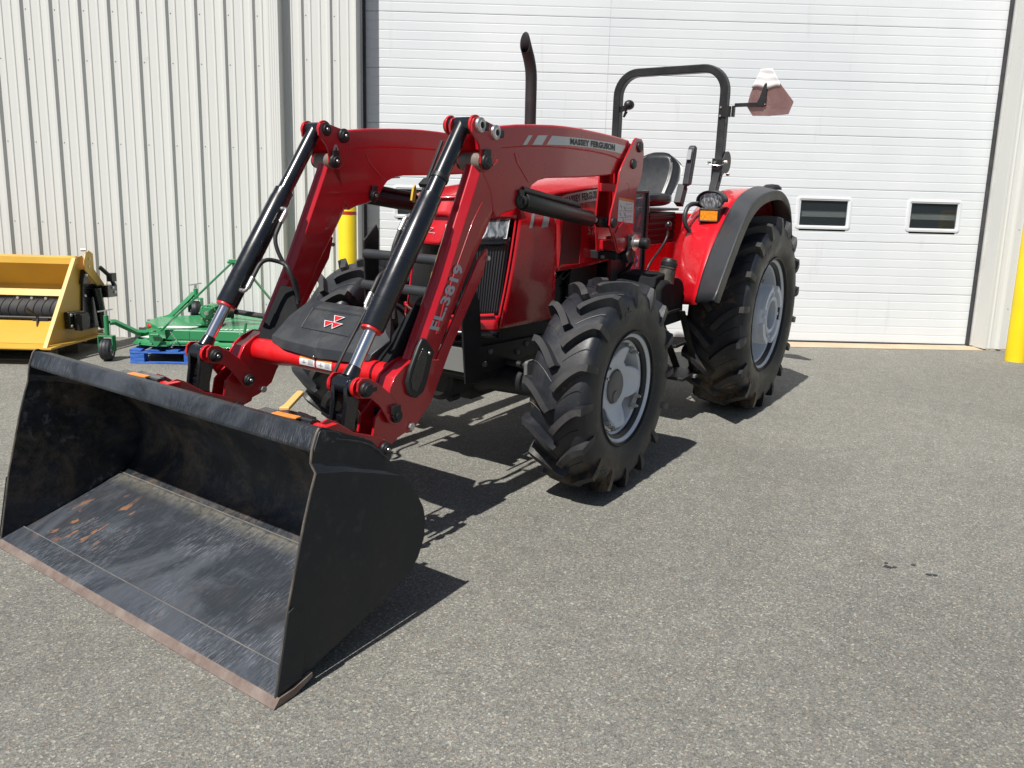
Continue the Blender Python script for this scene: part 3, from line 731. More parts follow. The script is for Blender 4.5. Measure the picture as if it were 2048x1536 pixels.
# ---------- hood
def xf(y, z):
    k = 1.35 + 1.15 * max(0, min(1, (z - .95) / .63)); return 2.79 - k * y * y - .02 * max(0, z - 1.5) * 2
HW = .385
def crown(x, y):
    zc = 1.868 - .045 * (x - 1.2) - .028 * max(0, x - 1.2) ** 2.0 * 1.1 - (.10 * max(0, x - 2.45) ** 1.3)
    a = abs(y) / HW
    return zc - .05 * a ** 2 - .24 * max(0, a - .62) ** 1.5
XB = 1.16
hd = MB()
def top(u, v):
    y = (v * 2 - 1) * (HW - .018); xe = xf(y, 1.60) - .01; x = lerp(XB, xe, u); z = crown(x, y)
    return (x, y, max(z, 1.60) if u > .97 else z)
hd.grid(top, 36, 28)
part('hood', hd, 'redhood', smooth=50, solid=.012)
for s in (1, -1):
    # side panel: from rear to nose corner, with rear-lower cutout
    def yS(x, z):
        b = .010 * math.sin(max(0, min(1, (z - .95) / .65)) * math.pi)
        roll = max(0, (z - 1.56)) ; y = HW + b - roll * .22
        front = max(0, x - 2.30)
        return s * (y - front * .06)
    sp = MB()
    def side(u, v):
        # v: bottom->top
        xfr = xf(HW, lerp(.95, 1.62, v)) + .0
        x = lerp(2.0, xfr, u); zb_ = lerp(.925, .935, u); z = lerp(zb_, crown(x, HW - .018) - .004, v); xfr = xf(HW, z)
        x = lerp(2.0, xfr, u)
        return (x, yS(x, z), z)
    sp.grid(side, 14, 26)
    def side2(u, v):
        x = lerp(XB, 2.0, u); z0 = 1.265 - .03 * u - .01 * math.sin(u * 3.1)
        z = lerp(z0, crown(x, HW - .018) - .004, v); return (x, yS(x, z), z)
    sp.grid(side2, 16, 20)
    sp_ = part('hood_side_panel', sp, 'redhood', smooth=40, solid=.010)
    # lower lip flange of cutout
    if s > 0:
        def S(x, z, o=.0075): return (x, yS(x, z) + s * o, z)
        # mesh vent
        vt = MB(); vt.grid(lambda u, v: S(lerp(lerp(1.975, 1.70, u), lerp(1.905, 1.66, u), v), lerp(lerp(1.272, 1.262, u), 1.60, v), .0065), 8, 12)
        part('hood_vent', vt, 'vent', sp_, smooth=60)
        edge = [S(1.975, 1.272, .008), S(1.905, 1.60, .008), S(1.66, 1.60, .008), S(1.70, 1.262, .008), S(1.975, 1.272, .008)]
        em = MB(); em.tube(edge, .003, 8); part('vent_rim', em, 'redhood', sp_)
        # silver swoosh and lettering
        def dz_(x, v):   # band centre rises rearwards
            lo = [(2.10, 1.632), (1.84, 1.655), (1.36, 1.685), (1.17, 1.68)]; hi = [(2.10, 1.645), (1.84, 1.722), (1.36, 1.770), (1.17, 1.775)]
            def ip(tb):
                for (xa, za), (xb, zb2) in zip(tb, tb[1:]):
                    if xb <= x <= xa: return lerp(za, zb2, (xa - x) / (xa - xb))
                return tb[-1][1]
            return lerp(ip(lo), ip(hi), v)
        sw = MB(); sw.grid(lambda u, v: S(lerp(2.10, 1.18, u), dz_(lerp(2.10, 1.18, u), v), .0075), 30, 4)
        part('decal_stripe', sw, 'silver', sp_, smooth=60)
        ln = MB(); ln.tube([S(lerp(2.22, 1.18, u / 20), dz_(min(2.10, lerp(2.22, 1.18, u / 20)), 1) + .018, .005) for u in range(21)], .004, 6)
        part('hood_crease', ln, 'dkltr', sp_)
        text_obj('lettering', 'MASSEY FERGUSON', 'dkltr', lambda u, v: S(lerp(1.86, 1.32, u), dz_(lerp(1.86, 1.32, u), .16 + .66 * v), .0088), bold=.06, parent=sp_)
        text_obj('lettering', '5711D', 'ltr', lambda u, v: S(lerp(1.585, 1.325, u) - .0, 1.455 + .055 * v, .0078), parent=sp_)
        for xa in (2.30, 2.16):
            dm = MB(); wd_ = .035 if xa > 2.2 else .075
            dm.grid(lambda u, v: S(lerp(xa, xa - wd_, u) + .05 * (1 - v) - .02, 1.525 + .085 * v, .0078), 2, 4)
            part('decal_slash', dm, 'silver', sp_, smooth=60)
        st = MB(); st.grid(lambda u, v: S(lerp(1.56, 1.22, u), lerp(1.285, 1.325, v), .0075), 4, 1)
        part('warning_sticker', st, 'redhood', sp_, smooth=60)
        st = MB(); st.box(1.50, 1.53, HW + .010, HW + .0115, 1.295, 1.318); part('warning_sticker', st, 'dkltr', sp_)
    # bright front edge bead
    bd = MB(); bd.tube([(xf(HW - .01, z) + .004, s * (abs(yS(xf(HW - .01, z), z)) - .004), z) for z in [lerp(.995, 1.61, i / 14) for i in range(15)]], .0065, 10)
    part('hood_edge', bd, 'redhood')
# chin / lower lip
ch = MB()
ch.grid(lambda u, v: ((lambda y, z: (xf(y, z) + .012 - .03 * abs(v - .55), y, z))(lerp(-HW + .012, HW - .012, u), lerp(.925, 1.015, v))), 30, 6)
part('hood_chin', ch, 'redhood', smooth=50, solid=.014)
lp = MB(); lp.tube([(xf(y, .99) + .016, y, 1.012 + .012 * (1 - (abs(y) / .36) ** 2) * -1 + .01) for y in [lerp(-.355, .355, i / 24) for i in range(25)]], .011, 8)
part('grille_lip', lp, 'redhood')
lp = MB(); lp.grid(lambda u, v: ((lambda y, z: (xf(y, z) + .004, y, z))(lerp(-HW + .01, HW - .01, u), lerp(.885, .925, v))), 24, 1)
part('bumper_strip', lp, 'blk', solid=.02)
# grille
gr = MB(); gr.grid(lambda u, v: ((lambda y, z: (xf(y, z) - .016, y, z))(lerp(-.362, .362, u), lerp(1.01, 1.475, v))), 30, 14)
part('grille', gr, 'grille', smooth=60, solid=.006)
gr = MB(); gr.grid(lambda u, v: ((lambda y, z: (xf(y, z) + .004, y, z))(lerp(-.36, .36, u), lerp(1.425, 1.468, v))), 30, 2)
part('grille_header', gr, 'blk', smooth=60, solid=.01)
for s in (1, -1):
    hl = MB(); hl.grid(lambda u, v: ((lambda y, z: (xf(y, z) - .004, y, z))(s * lerp(.10, .352, u), lerp(1.468 + .0 * u, lerp(1.545, 1.592, u), v))), 14, 6)
    h_ = part('headlight', hl, 'lens', smooth=60, solid=.008)
    rb = MB()
    for q in (.35, .65): rb.tube([(xf(s * lerp(.11, .35, q + .04 * math.sin(v * 3)), lerp(1.47, 1.575, v)) + .002, s * lerp(.11, .35, q + .08 * math.sin(v * 3)), lerp(1.47, 1.575, v)) for v in [i / 6 for i in range(7)]], .003, 6)
    rb.tube([(xf(y, z) + .001, y, z) for y, z in ((s * .10, 1.468), (s * .352, 1.468), (s * .354, 1.592), (s * .10, 1.545), (s * .10, 1.468))], .005, 6)
    part('lamp_trim', rb, 'frame', h_)
# nose wedge between lamps
nz = MB()
def nose(u, v):
    y = lerp(-1, 1, u) * lerp(.085, .135, v); z = lerp(1.43, 1.62, v); return (xf(y, z) + .022 - .05 * v, y, z)
nz.grid(nose, 12, 8); part('nose', nz, 'redhood', smooth=60, solid=.014)
brow = MB()
brow.grid(lambda u, v: ((lambda y: (lerp(xf(y, 1.62) - .04, xf(y, 1.585) + .008, v), y, lerp(crown(xf(y, 1.62) - .05, y) + .004, 1.585 if abs(y) > .12 else 1.60, v)))(lerp(-.375, .375, u))), 30, 5)
part('hood_brow', brow, 'redhood', smooth=60, solid=.012)
def tri_emblem(parent, f, name='emblem', k=1.0):
    """three small triangles in the maker's layout; f(a,b)->point"""
    for mat, inset, off in (('frame', 0, 0), ('tube', .13, .0012)):
        m = MB()
        for cx, cy in ((.66, .95), (.20, .34), (.80, .30)):
            pts = [(cx - .40, cy + .28), (cx + .44, cy + .24), (cx - .12, cy - .40)]
            gx = sum(p[0] for p in pts) / 3; gy = sum(p[1] for p in pts) / 3
            pts = [(gx + (p[0] - gx) * (1 - inset * 1.6), gy + (p[1] - gy) * (1 - inset * 1.6)) for p in pts]
            m.add([f(a * k, b * k, off) for a, b in pts], [(0, 1, 2)])
        m.build(name, mat, parent, smooth=0)
tri_emblem(T, lambda a, b, o: (2.802 + o, -.045 + a * .075, 1.475 + b * .045), 'nose_emblem')
# ---------- exhaust
ex = MB()
EX, EY = 1.235, -.33
pts = [(EX, EY, 1.75), (EX, EY, 2.35), (EX, EY, 2.53), (EX + .008, EY, 2.60), (EX + .035, EY, 2.67), (EX + .068, EY, 2.725)]
ex.tube(smoothpl(pts, 1), .041, 24, caps=False)
n0 = len(ex.v) - 24; t_ = Vector((.5, 0, .86)).normalized(); ring = [Vector(v) for v in ex.v[n0:]]; cx_ = sum(ring, Vector()) / 24
new = []
for v in ring:
    k_ = (v - cx_).dot(Vector((.86, 0, -.5))) / .041
    new.append(v + t_ * (.055 - .062 * k_))
o_ = len(ex.v); ex.v += [tuple(v) for v in new]
for k_ in range(24): ex.f.append((n0 + k_, n0 + (k_ + 1) % 24, o_ + (k_ + 1) % 24, o_ + k_)); ex.mi.append(0)
part('exhaust_pipe', ex, 'exh', solid=.004)
# ---------- loader arms
UP = [(3.03, 2.02), (2.957, 2.060), (2.593, 2.095), (2.275, 2.108), (1.972, 2.103), (1.641, 2.088), (1.419, 2.068), (1.345, 2.045), (1.335, 2.0), (1.42, 1.955), (1.56, 1.905), (1.60, 1.87), (1.66, 1.852), (1.801, 1.844), (2.103, 1.830), (2.46, 1.822), (2.55, 1.808), (2.61, 1.785), (2.645, 1.753), (2.675, 1.715), (2.73, 1.672), (2.80, 1.648), (2.891, 1.634), (2.955, 1.610), (2.99, 1.653), (3.014, 1.740), (3.055, 1.800), (3.085, 1.835), (3.075, 1.87), (3.04, 1.90), (3.02, 1.96)]
for s in (1, -1):
    arm = bpy.data.objects.new('loader_arm', None); COL.objects.link(arm); arm.parent = T; arm.empty_display_size = .2
    side = 'near' if s > 0 else 'far'
    arm['label'] = ('near loader arm carrying silver decal and FL.3819 lettering' if s > 0 else 'far loader arm in plain red')
    m = MB(); m.prism(UP, 'y', *mir(s, .500, .600)); part('upper_beam', m, 'red', arm, bevel=.010, seg=3)
    # raised cap strip along the top
    cap = [(2.985, 1.957), (2.985, 2.045), (2.957, 2.074), (2.78, 2.094), (2.593, 2.106), (2.42, 2.115), (2.275, 2.118), (2.12, 2.117), (1.972, 2.112), (1.80, 2.105), (1.641, 2.097), (1.44, 2.082), (1.44, 2.02), (1.52, 1.955), (1.56, 1.945), (1.66, 1.962), (1.80, 1.975), (1.98, 1.985), (2.2, 1.990), (2.45, 1.990), (2.7, 1.982)]
    m = MB(); m.prism(cap, 'y', *mir(s, .494, .606)); part('upper_cap', m, 'red', arm, bevel=.014, seg=3)
    # pressed ridge on the side
    m = MB(); m.tube([(2.80, s * .6005, 1.945), (2.78, s * .6005, 1.90), (2.66, s * .6005, 1.80)], .0035, 6); m.tube([(2.80, s * .4995, 1.945), (2.78, s * .4995, 1.90), (2.66, s * .4995, 1.80), (2.50, s * .4995, 1.81)], .0035, 6)
    part('pressed_line', m, 'red', arm)
    # lower arm: octagonal-ish box section swept down
    sec = []
    line_f = [(3.112, 1.925), (3.150, 1.835), (3.415, 1.320), (3.60, 1.005), (3.632, .955)]
    line_r = [(3.00, 1.84), (2.972, 1.625), (3.203, 1.306), (3.40, 1.000), (3.44, .930)]
    vs = []
    for (fx, fz), (rx, rz) in zip(line_f, line_r):
        d = Vector((fx - rx, fz - rz)); dn = d.normalized(); L = d.length
        pr = [(0, .512), (.022, .500), (L - .026, .500), (L, .526), (L - .004, .566), (L - .045, .5965), (.030, .5965), (0, .582)]
        for q, yy in pr: vs.append((rx + dn.x * q, s * yy, rz + dn.y * q))
    fs = [(i * 8 + k, i * 8 + (k + 1) % 8, i * 8 + 8 + (k + 1) % 8, i * 8 + 8 + k) for i in range(4) for k in range(8)] + [tuple(range(8)), tuple(range(39, 31, -1))]
    m = MB(); m.add(vs, fs); part('lower_beam', m, 'red', arm, bevel=.004, seg=2)
    # fine fold lines along the front face
    m = MB(); m.tube([(x + .0, s * .538, z + .002) for x, z in line_f[1:4]], .0012, 6)
    part('fold_line', m, 'red', arm)
    # raised panel on the outside of the lower beam
    rp = [(3.085, 1.70), (3.165, 1.60), (3.395, 1.215), (3.46, 1.06), (3.43, 1.06), (3.35, 1.17), (3.13, 1.50), (3.045, 1.63)]
    m = MB(); m.prism(rp, 'y', *mir(s, .590, .6005)); part('side_panel', m, 'red', arm, bevel=.004)
    m = MB(); m.cyl((3.085, s * .478, 1.893), (3.085, s * .606, 1.893), .046, .046, 28); part('knee_boss', m, 'edge', arm, bevel=.003)
    m = MB(); m.beam((3.03, s * .6185, 1.875), (2.965, s * .6025, 1.905), .006, .012, (0, 1, 0)); part('index_mark', m, 'tube', arm)
    # bottom casting
    bp = [(3.632, .965), (3.70, .945), (3.765, .905), (3.80, .855), (3.812, .80), (3.90, .735), (3.93, .62), (3.905, .565), (3.865, .548), (3.82, .565), (3.768, .598), (3.69, .615), (3.60, .665), (3.52, .80), (3.44, .93)]
    m = MB(); m.prism(bp, 'y', *mir(s, .498, .512)); m.prism(bp, 'y', *mir(s, .592, .606)); m.prism([(3.632, .96), (3.765, .90), (3.80, .83), (3.72, .80), (3.60, .80), (3.50, .86)], 'y', *mir(s, .512, .592))
    m.prism([(3.64, .80), (3.68, .80), (3.82, .61), (3.78, .60)], 'y', *mir(s, .512, .592))
    part('arm_foot', m, 'red', arm, bevel=.004)
    # parking stand strap
    m = MB(); m.prism([(3.03, 1.455), (3.018, 1.446), (3.058, 1.324), (3.34, .955), (3.49, .715), (3.637, .598), (3.672, .60), (3.685, .619), (3.606, .72), (3.344, 1.064), (3.103, 1.400)], 'y', *mir(s, .578, .592))
    m.prism([(3.64, .64), (3.69, .62), (3.71, .57), (3.82, .545), (3.86, .57), (3.80, .62)], 'y', *mir(s, .545, .56))
    part('parking_stand', m, 'red', arm, bevel=.004)
    bo = MB()
    for yo in ((.606,) if s > 0 else (.606,)):
        bo.cyl((3.665, s * .485, .638), (3.665, s * .622, .638), .020, .020, 6)
        b2 = MB(); b2.cyl((3.025, s * .57, 1.405), (3.025, s * .605, 1.405), .014, .014, 6); part('bolt', b2, 'zinc', arm, bevel=.002)
    part('bolt', bo, 'zinc', arm, bevel=.002)
    # knee plates carrying three pins
    kp = [(3.200, 2.065), (3.185, 2.095), (3.150, 2.105), (3.110, 2.095), (3.057, 2.083), (2.985, 2.068), (2.955, 2.045), (2.955, 1.95), (2.995, 1.93), (3.02, 1.87), (3.055, 1.845), (3.10, 1.852), (3.128, 1.885), (3.128, 1.94), (3.14, 1.975), (3.175, 2.01), (3.198, 2.03)]
    m = MB(); m.prism(kp, 'y', *mir(s, .607, .619)); m.prism(kp, 'y', *mir(s, .470, .482)); part('knee_plate', m, 'red', arm, bevel=.003)
    m = MB()
    KW = (.437, .590) if s > 0 else (-.628, -.492)
    for ky in KW:
        m = MB(); m.cyl((3.138, ky - .007, 2.066), (3.138, ky + .007, 2.066), .050, .050, 28); part('pin_washer', m, 'tube', arm, bevel=.002)
    m = MB(); m.cyl((3.138, KW[0], 2.066), (3.138, KW[1], 2.066), .041, .041, 28); part('pin_barrel', m, 'blk', arm, bevel=.002)
    # pin caps
    for k, (x, z, r) in enumerate(((3.138, 2.066, .041), (3.009, 2.038, .041), (3.085, 1.893, .040), (2.744, 1.697, .040))):
        for sy, y0 in ((1, .618 if k < 3 else .600), (-1, .470 if k < 3 else .500)):
            if k == 0 and sy < 0: y0 = .430 if s > 0 else .484
            if k == 0 and sy > 0 and s < 0: y0 = .634
            m = MB(); y1 = y0 + sy * .022
            if s > 0 and sy > 0 and k < 2:    # open pins, missing caps
                m.lathe([(.016, 0), (.016, .018), (.026, .020), (.036, .014), (.038, 0)], (x, y0, z), (0, 1, 0), 28); part('open_pin', m, 'zinc', arm)
                m = MB(); m.cyl((x, y0 - .002, z), (x, y0 + .008, z), .017, .017, 16)
                m.obox((x - .040, y0 + .012, z - .005), (.022, .024, .038)); part('pin_lock', m, 'blk2', arm, bevel=.003)
                continue
            m.lathe([(0, .026), (r * .62, .025), (r * .74, .018), (r * .95, .014), (r, .008), (r, 0)], (x, s * y0, z), (0, s * sy, 0), 28)
            if (s > 0) == (sy > 0) and k >= 2 or (s > 0 and sy > 0): m.obox((x + .0, s * (y0 + sy * .010), z + r * 1.05), (r * 1.1, .018, r * .9))
            cp_ = part('pin_cap', m, 'blk2', arm, bevel=.0015)
            if not (s > 0 and sy > 0):
                m = MB(); yy = s * (y0 + sy * .025); m.lathe([(.004, .004), (.008, .006), (.010, 0)], (x, yy, z), (0, s * sy, 0), 12); m.v = m.v; m.build('cap_screw', 'zinc', arm)
    if s > 0:
        pc = [(3.660, 1.050), (3.640, 1.058), (3.612, 1.045), (3.595, 1.005), (3.600, .94), (3.625, .88), (3.655, .835), (3.685, .815), (3.708, .822), (3.722, .855), (3.712, .92), (3.690, .98)]
        # teardrop cover on the outside of the foot
        m = MB(); m.prism([(3.500, .985), (3.512, .960), (3.55, .86), (3.585, .795), (3.64, .775), (3.69, .805), (3.705, .865), (3.68, .93), (3.62, 1.03), (3.59, 1.065), (3.565, 1.062), (3.52, 1.01)], 'y', .604, .628)
        pc_ = part('foot_cover', m, 'blk2', arm, bevel=.010, seg=3)
        m = MB(); m.prism([(3.56, .965), (3.60, .86), (3.64, .81), (3.675, .835), (3.68, .88), (3.655, .93), (3.62, .985), (3.59, 1.02), (3.57, 1.0)], 'y', .628, .631); part('cover_panel', m, 'blk', arm, bevel=.001)
        m = MB(); m.lathe([(.0, .006), (.007, .005), (.009, 0)], (3.545, .628, .985), (0, 1, 0), 12); part('cover_screw', m, 'zinc', arm)
        # decals on the cap strip
        def A(x, z, o=.0072): return (x, .6 + o, z)
        def capz(x, v): # follows the curved cap
            xs_ = [(2.74, 1.991, 2.040), (2.49, 2.004, 2.054), (2.23, 2.012, 2.059), (1.95, 2.010, 2.058), (1.66, 1.999, 2.052), (1.48, 1.984, 2.042)]
            for (xa, la, ha), (xb, lb, hb_) in zip(xs_, xs_[1:]):
                if xb <= x <= xa + .001: t = (xa - x) / (xa - xb); return lerp(lerp(la, lb, t), lerp(ha, hb_, t), v)
            return lerp(1.984, 2.042, v)
        for xa, xb in ((2.735, 2.695), (2.640, 2.540), (2.493, 1.560)):
            m = MB(); m.grid(lambda u, v: (lambda x: A(x - .055 * v, capz(x - .055 * v, v)))(lerp(xa, xb if xb > 2 else 1.555, u)), 24, 3)
            part('decal_stripe', m, 'silver', arm, smooth=60)
        text_obj('lettering', 'MASSEY FERGUSON', 'dkltr', lambda u, v: (lambda x: A(x, capz(x, .10 + .78 * v), .0085))(lerp(2.232, 1.655, u)), bold=.06, parent=arm)
        # FL.3819 reading upward along the beam
        o = Vector((3.487, 0, 1.083)); d = Vector((-.232, 0, .318)); up_ = Vector((-.062, 0, -.040)) * 1.0
        dn = d.normalized(); pu = Vector((-dn.z, 0, dn.x))   # perpendicular, towards the rear
        text_obj('lettering', 'FL.3819', 'ltr', lambda u, v: tuple(Vector((3.445, .6022, 1.072)) + Vector((-.207, 0, .301)) * u + Vector((.066, 0, .030)) * v - Vector((-.207, 0, .301)) * (.03 * v - .015)), bold=.035, parent=arm)
    if s < 0:
        m = MB(); m.prism([(3.083, 1.985), (3.065, 1.985), (3.048, 1.945), (3.10, 1.945)], 'y', -.4698, -.4688); part('safety_sticker', m, 'silver', arm)
        m = MB(); m.prism([(3.073, 1.975), (3.069, 1.975), (3.064, 1.952), (3.078, 1.952)], 'y', -.4688, -.4684); part('sticker_mark', m, 'dkltr', arm)
    # banana links Q - R1
    bl = [(4.028, .935), (4.005, .950), (3.965, .945), (3.90, .905), (3.83, .845), (3.775, .775), (3.755, .72), (3.770, .690), (3.80, .682), (3.835, .70), (3.862, .745), (3.90, .80), (3.955, .848), (4.015, .860), (4.035, .895)]
    for ya in (.628, .452):
        m = MB(); m.prism(bl, 'y', *mir(s, ya - .006, ya + .006)); part('bucket_link', m, 'red', arm, bevel=.003)
    for ya, sy in ((.634, 1), (.446, -1)):
        for (x, z, r) in ((3.985, .896, .036), (3.795, .728, .033)):
            m = MB(); m.lathe([(0, .026), (r * .62, .025), (r * .74, .018), (r * .95, .014), (r, .008), (r, 0)], (x, s * ya, z), (0, s * sy, 0), 28)
            if s > 0 and sy > 0:
                m.obox((x - .035 if z > .8 else x + .012, s * (ya + .012), z - .003 if z > .8 else z + .035), (.03 if z > .8 else .05, .02, .022 if z > .8 else .04))
            part('pin_cap', m, 'blk2', arm, bevel=.0015)
            m = MB(); m.lathe([(.004, .028), (.008, .030), (.010, .024)], (x, s * ya, z), (0, s * sy, 0), 12); (m.build('cap_screw', 'zinc', arm) if not (s > 0 and sy > 0) else None)
    m = MB()
    QW = (.445, .592) if s > 0 else (-.632, -.506)
    for ky in QW:
        m = MB(); m.cyl((3.985, ky - .010, .896), (3.985, ky + .010, .896), .048, .048, 28); part('pin_washer', m, 'tube', arm, bevel=.003)
    m = MB(); m.cyl((3.985, QW[0], .896), (3.985, QW[1], .896), .040, .040, 28); part('pin_barrel', m, 'blk2', arm, bevel=.002)
    m = MB(); m.cyl((3.795, s * .455, .728), (3.795, s * .625, .728), .022, .022, 16)
    part('pin_barrel', m, 'blk2', arm, bevel=.002)
    # vertical black links down to the carrier
    vl = [(3.965, .94), (4.01, .935), (4.035, .895), (4.04, .82), (4.07, .68), (4.07, .45), (4.01, .43), (4.00, .60), (3.985, .74), (3.945, .86), (3.945, .92)]
    m = MB()
    for ya in ((.475, .555) if s > 0 else (.522, .608)): m.prism(vl, 'y', *mir(s, ya - .012, ya + .012))
    m.box(3.985, 4.03, *(mir(s, .475, .555) if s > 0 else mir(s, .522, .608)), .735, .765)
    part('tilt_link', m, 'blk', arm, bevel=.006, seg=2)
    # ---------- tilt cylinder
    cy = bpy.data.objects.new('tilt_cylinder', None); COL.objects.link(cy); cy.parent = T; cy['label'] = ('near' if s > 0 else 'far') + ' black tilt cylinder with chromed rod'
    Y = .514 if s > 0 else -.562; A0 = Vector((3.138, Y, 2.066)); B0 = Vector((3.985, Y, .896)); D = B0 - A0
    def at(t): return A0 + D * t
    m = MB(); m.tube([at(.0), at(.305)], .042, 28); part('upper_barrel', m, 'blk', cy, bevel=.003)
    m = MB(); m.tube([at(.295), at(.325), at(.335), at(.795), at(.80)], [.054, .054, .057, .057, .054], 32); m.tube([at(.55), at(.552)], .0585, 32); m.tube([at(.70), at(.701)], .0583, 32)
    part('lower_barrel', m, 'blk', cy, bevel=.002)
    m = MB(); m.tube([at(.798), at(.808)], [.050, .050], 28); part('wiper_seal', m, 'tube', cy)
    m = MB(); m.tube([at(.80), at(.945)], .029, 28); part('cylinder_rod', m, 'chrome', cy)
    m = MB(); m.tube([at(.935), at(.975)], [.031, .040], 24); m.cyl(at(1) - Vector((0, .045, 0)), at(1) + Vector((0, .045, 0)), .047, .047, 24)
    part('rod_eye', m, 'blk', cy, bevel=.003)
    # ports and hoses
    side_n = Vector((0, -s, 0)) if s > 0 else Vector((0, 1, 0))
    fr = D.normalized().cross(Vector((0, 1, 0))); 
    if fr.x < 0: fr = -fr
    for t0_, hz in ((.375, 0), (.735, 1)):
        p = at(t0_); inward = Vector((0, -s, 0))
        base = p + inward * .052 + fr * .012 * 0
        m = MB(); m.tube([base, base + inward * .028], .013, 12); bend = [base + inward * .020, base + inward * .040, base + inward * .048 + D.normalized() * (.02 if not hz else -.02), base + inward * .048 + D.normalized() * (.085 if not hz else -.085)]
        m.tube(smoothpl(bend, 1), [.010] * len(smoothpl(bend, 1)), 12); m.tube([bend[-2], bend[-1]], .0145, 12)
        part('hose_fitting', m, 'zinc', cy)
        e1 = bend[-1]
        end = Vector((3.50, s * .36, 1.12))
        if hz == 0: pts = [e1, e1 + D.normalized() * .12 - fr * .01, (e1 + end) / 2 + Vector((0.02, -s * .02, -.06)), end + Vector((0, 0, .12)), end]
        else: pts = [e1, e1 - D.normalized() * .12, e1 - D.normalized() * .16 - fr * .10 + inward * .03, end + Vector((.05, 0, .20)), end + Vector((0, -s * .01, .02))]
        m = MB(); m.tube(smoothpl(pts, 3), .0115, 12); part('hydraulic_hose', m, 'hose', cy)
    # ---------- lift cylinder
    lc = bpy.data.objects.new('lift_cylinder', None); COL.objects.link(lc); lc.parent = T; lc['label'] = ('near' if s > 0 else 'far') + ' black lift cylinder under the loader arm'
    A0 = Vector((2.744, s * .60, 1.697)); B0 = Vector((1.674, s * .56, 1.549)); D = B0 - A0
    m = MB(); m.tube([at(.035), at(.045), at(.80), at(.812)], [.046, .049, .049, .044], 32); m.tube([at(-.0), at(.05)], .036, 20)
    part('barrel', m, 'cyl', lc, bevel=.002)
    m = MB(); up2 = Vector((0.02, 0, .066)); m.tube([at(.04) + up2, at(.66) + up2], .019, 20); m.prism([(2.735, 1.70), (2.735, 1.785), (2.71, 1.775), (2.70, 1.70)], 'y', *mir(s, .56, .575))
    part('hose_guard', m, 'cyl', lc)
    m = MB(); m.tube([at(.66) + up2, at(.675) + up2], .011, 12); m.tube([at(.80), at(.875)], .021, 20); part('cylinder_rod', m, 'zinc', lc)
    m = MB(); m.tube([at(.87), at(.90)], .020, 16); m.tube([at(.89), at(1.0)], [.026, .034], 16); m.tube([at(.675) + up2, at(.70) + up2 * .8, at(.71) + up2 * .3], .012, 8); m.cyl(B0 - Vector((0, .045, 0)), B0 + Vector((0, .045, 0)), .036, .036, 20)
    part('rod_eye', m, 'blk2', lc)
    # ---------- tower
    tw = bpy.data.objects.new('loader_tower', None); COL.objects.link(tw); tw.parent = T; tw['label'] = ('near' if s > 0 else 'far') + ' upright red loader tower plate'
    tp = [(1.425, 2.085), (1.40, 2.10), (1.31, 2.095), (1.278, 2.07), (1.262, 1.993), (1.275, 1.86), (1.345, 1.742), (1.345, 1.55), (1.372, 1.47), (1.43, 1.42), (1.50, 1.352), (1.56, 1.340), (1.60, 1.352), (1.66, 1.44), (1.722, 1.53), (1.715, 1.60), (1.670, 1.70), (1.63, 1.80), (1.62, 1.87), (1.575, 1.925)]
    m = MB(); m.prism(tp, 'y', *mir(s, .620, .632)); part('outer_plate', m, 'red', tw, bevel=.003)
    ti = [(min(x, 1.60 + (x - 1.60) * .25), z) for x, z in tp]
    m = MB(); m.prism(ti, 'y', *mir(s, .468, .480)); part('inner_plate', m, 'red', tw, bevel=.003)
    m = MB(); m.box(1.56, 1.61, *mir(s, .48, .62), 1.745, 1.80); m.box(1.38, 1.42, *mir(s, .48, .62), 1.50, 1.95); m.box(1.45, 1.57, *mir(s, .48, .62), 1.36, 1.42)
    part('web', m, 'red', tw, bevel=.004)
    # swollen lower casting
    cs = [(1.685, 1.495), (1.65, 1.475), (1.60, 1.52), (1.535, 1.555), (1.46, 1.535), (1.375, 1.475), (1.43, 1.425), (1.49, 1.358), (1.55, 1.345), (1.59, 1.36), (1.63, 1.43)]
    m = MB(); m.prism(cs, 'y', *mir(s, .628, .640)); part('foot_casting', m, 'red', tw, bevel=.006, seg=3)
    for (x, z, r) in ((1.342, 2.042, .036), (1.425, 1.929, .033), (1.672, 1.549, .036)):
        for ya, sy in ((.632, 1), (.468, -1)):
            m = MB(); m.lathe([(0, .016), (r * .85, .014), (r, .008), (r, 0)], (x, s * ya, z), (0, s * sy, 0), 24); m.obox((x - .028, s * (ya + sy * .006), z), (.02, .012, .04)); part('pin_cap', m, 'blk2', tw, bevel=.002)
    # frame bracket from tower to chassis
    m = MB(); m.prism([(1.30, .72), (1.30, 1.45), (1.62, 1.45), (1.70, 1.10), (1.75, .72)], 'y', *mir(s, .30, .33)); m.box(1.46, 1.54, *mir(s, .30, .60), 1.29, 1.345)
    part('tower_bracket', m, 'under', tw, bevel=.005)
    if s > 0:
        m = MB(); m.prism([(1.608, 1.712), (1.380, 1.690), (1.374, 1.535), (1.612, 1.556)], 'y', .6322, .633); stk = part('safety_decal', m, 'white', tw)
        m = MB(); m.prism([(1.608, 1.712), (1.380, 1.690), (1.3795, 1.673), (1.6085, 1.695)], 'y', .6330, .6334); part('decal_header', m, 'orange', tw)
        m = MB()
        for i in range(5):
            z = 1.665 - i * .026; m.box(1.40, 1.49, .633, .6334, z - .001, z + .001)
        for x, z in ((1.57, 1.65), (1.52, 1.64), (1.575, 1.60), (1.515, 1.60), (1.53, 1.565)):
            m.beam((x - .012, .6334, z - .012), (x + .012, .6334, z + .012), .002, .0035)
        m.box(1.498, 1.500, .633, .6334, 1.55, 1.69); m.box(1.39, 1.60, .633, .6334, 1.622, 1.624); m.box(1.39, 1.60, .633, .6334, 1.578, 1.580)
        part('decal_print', m, 'trim', tw)
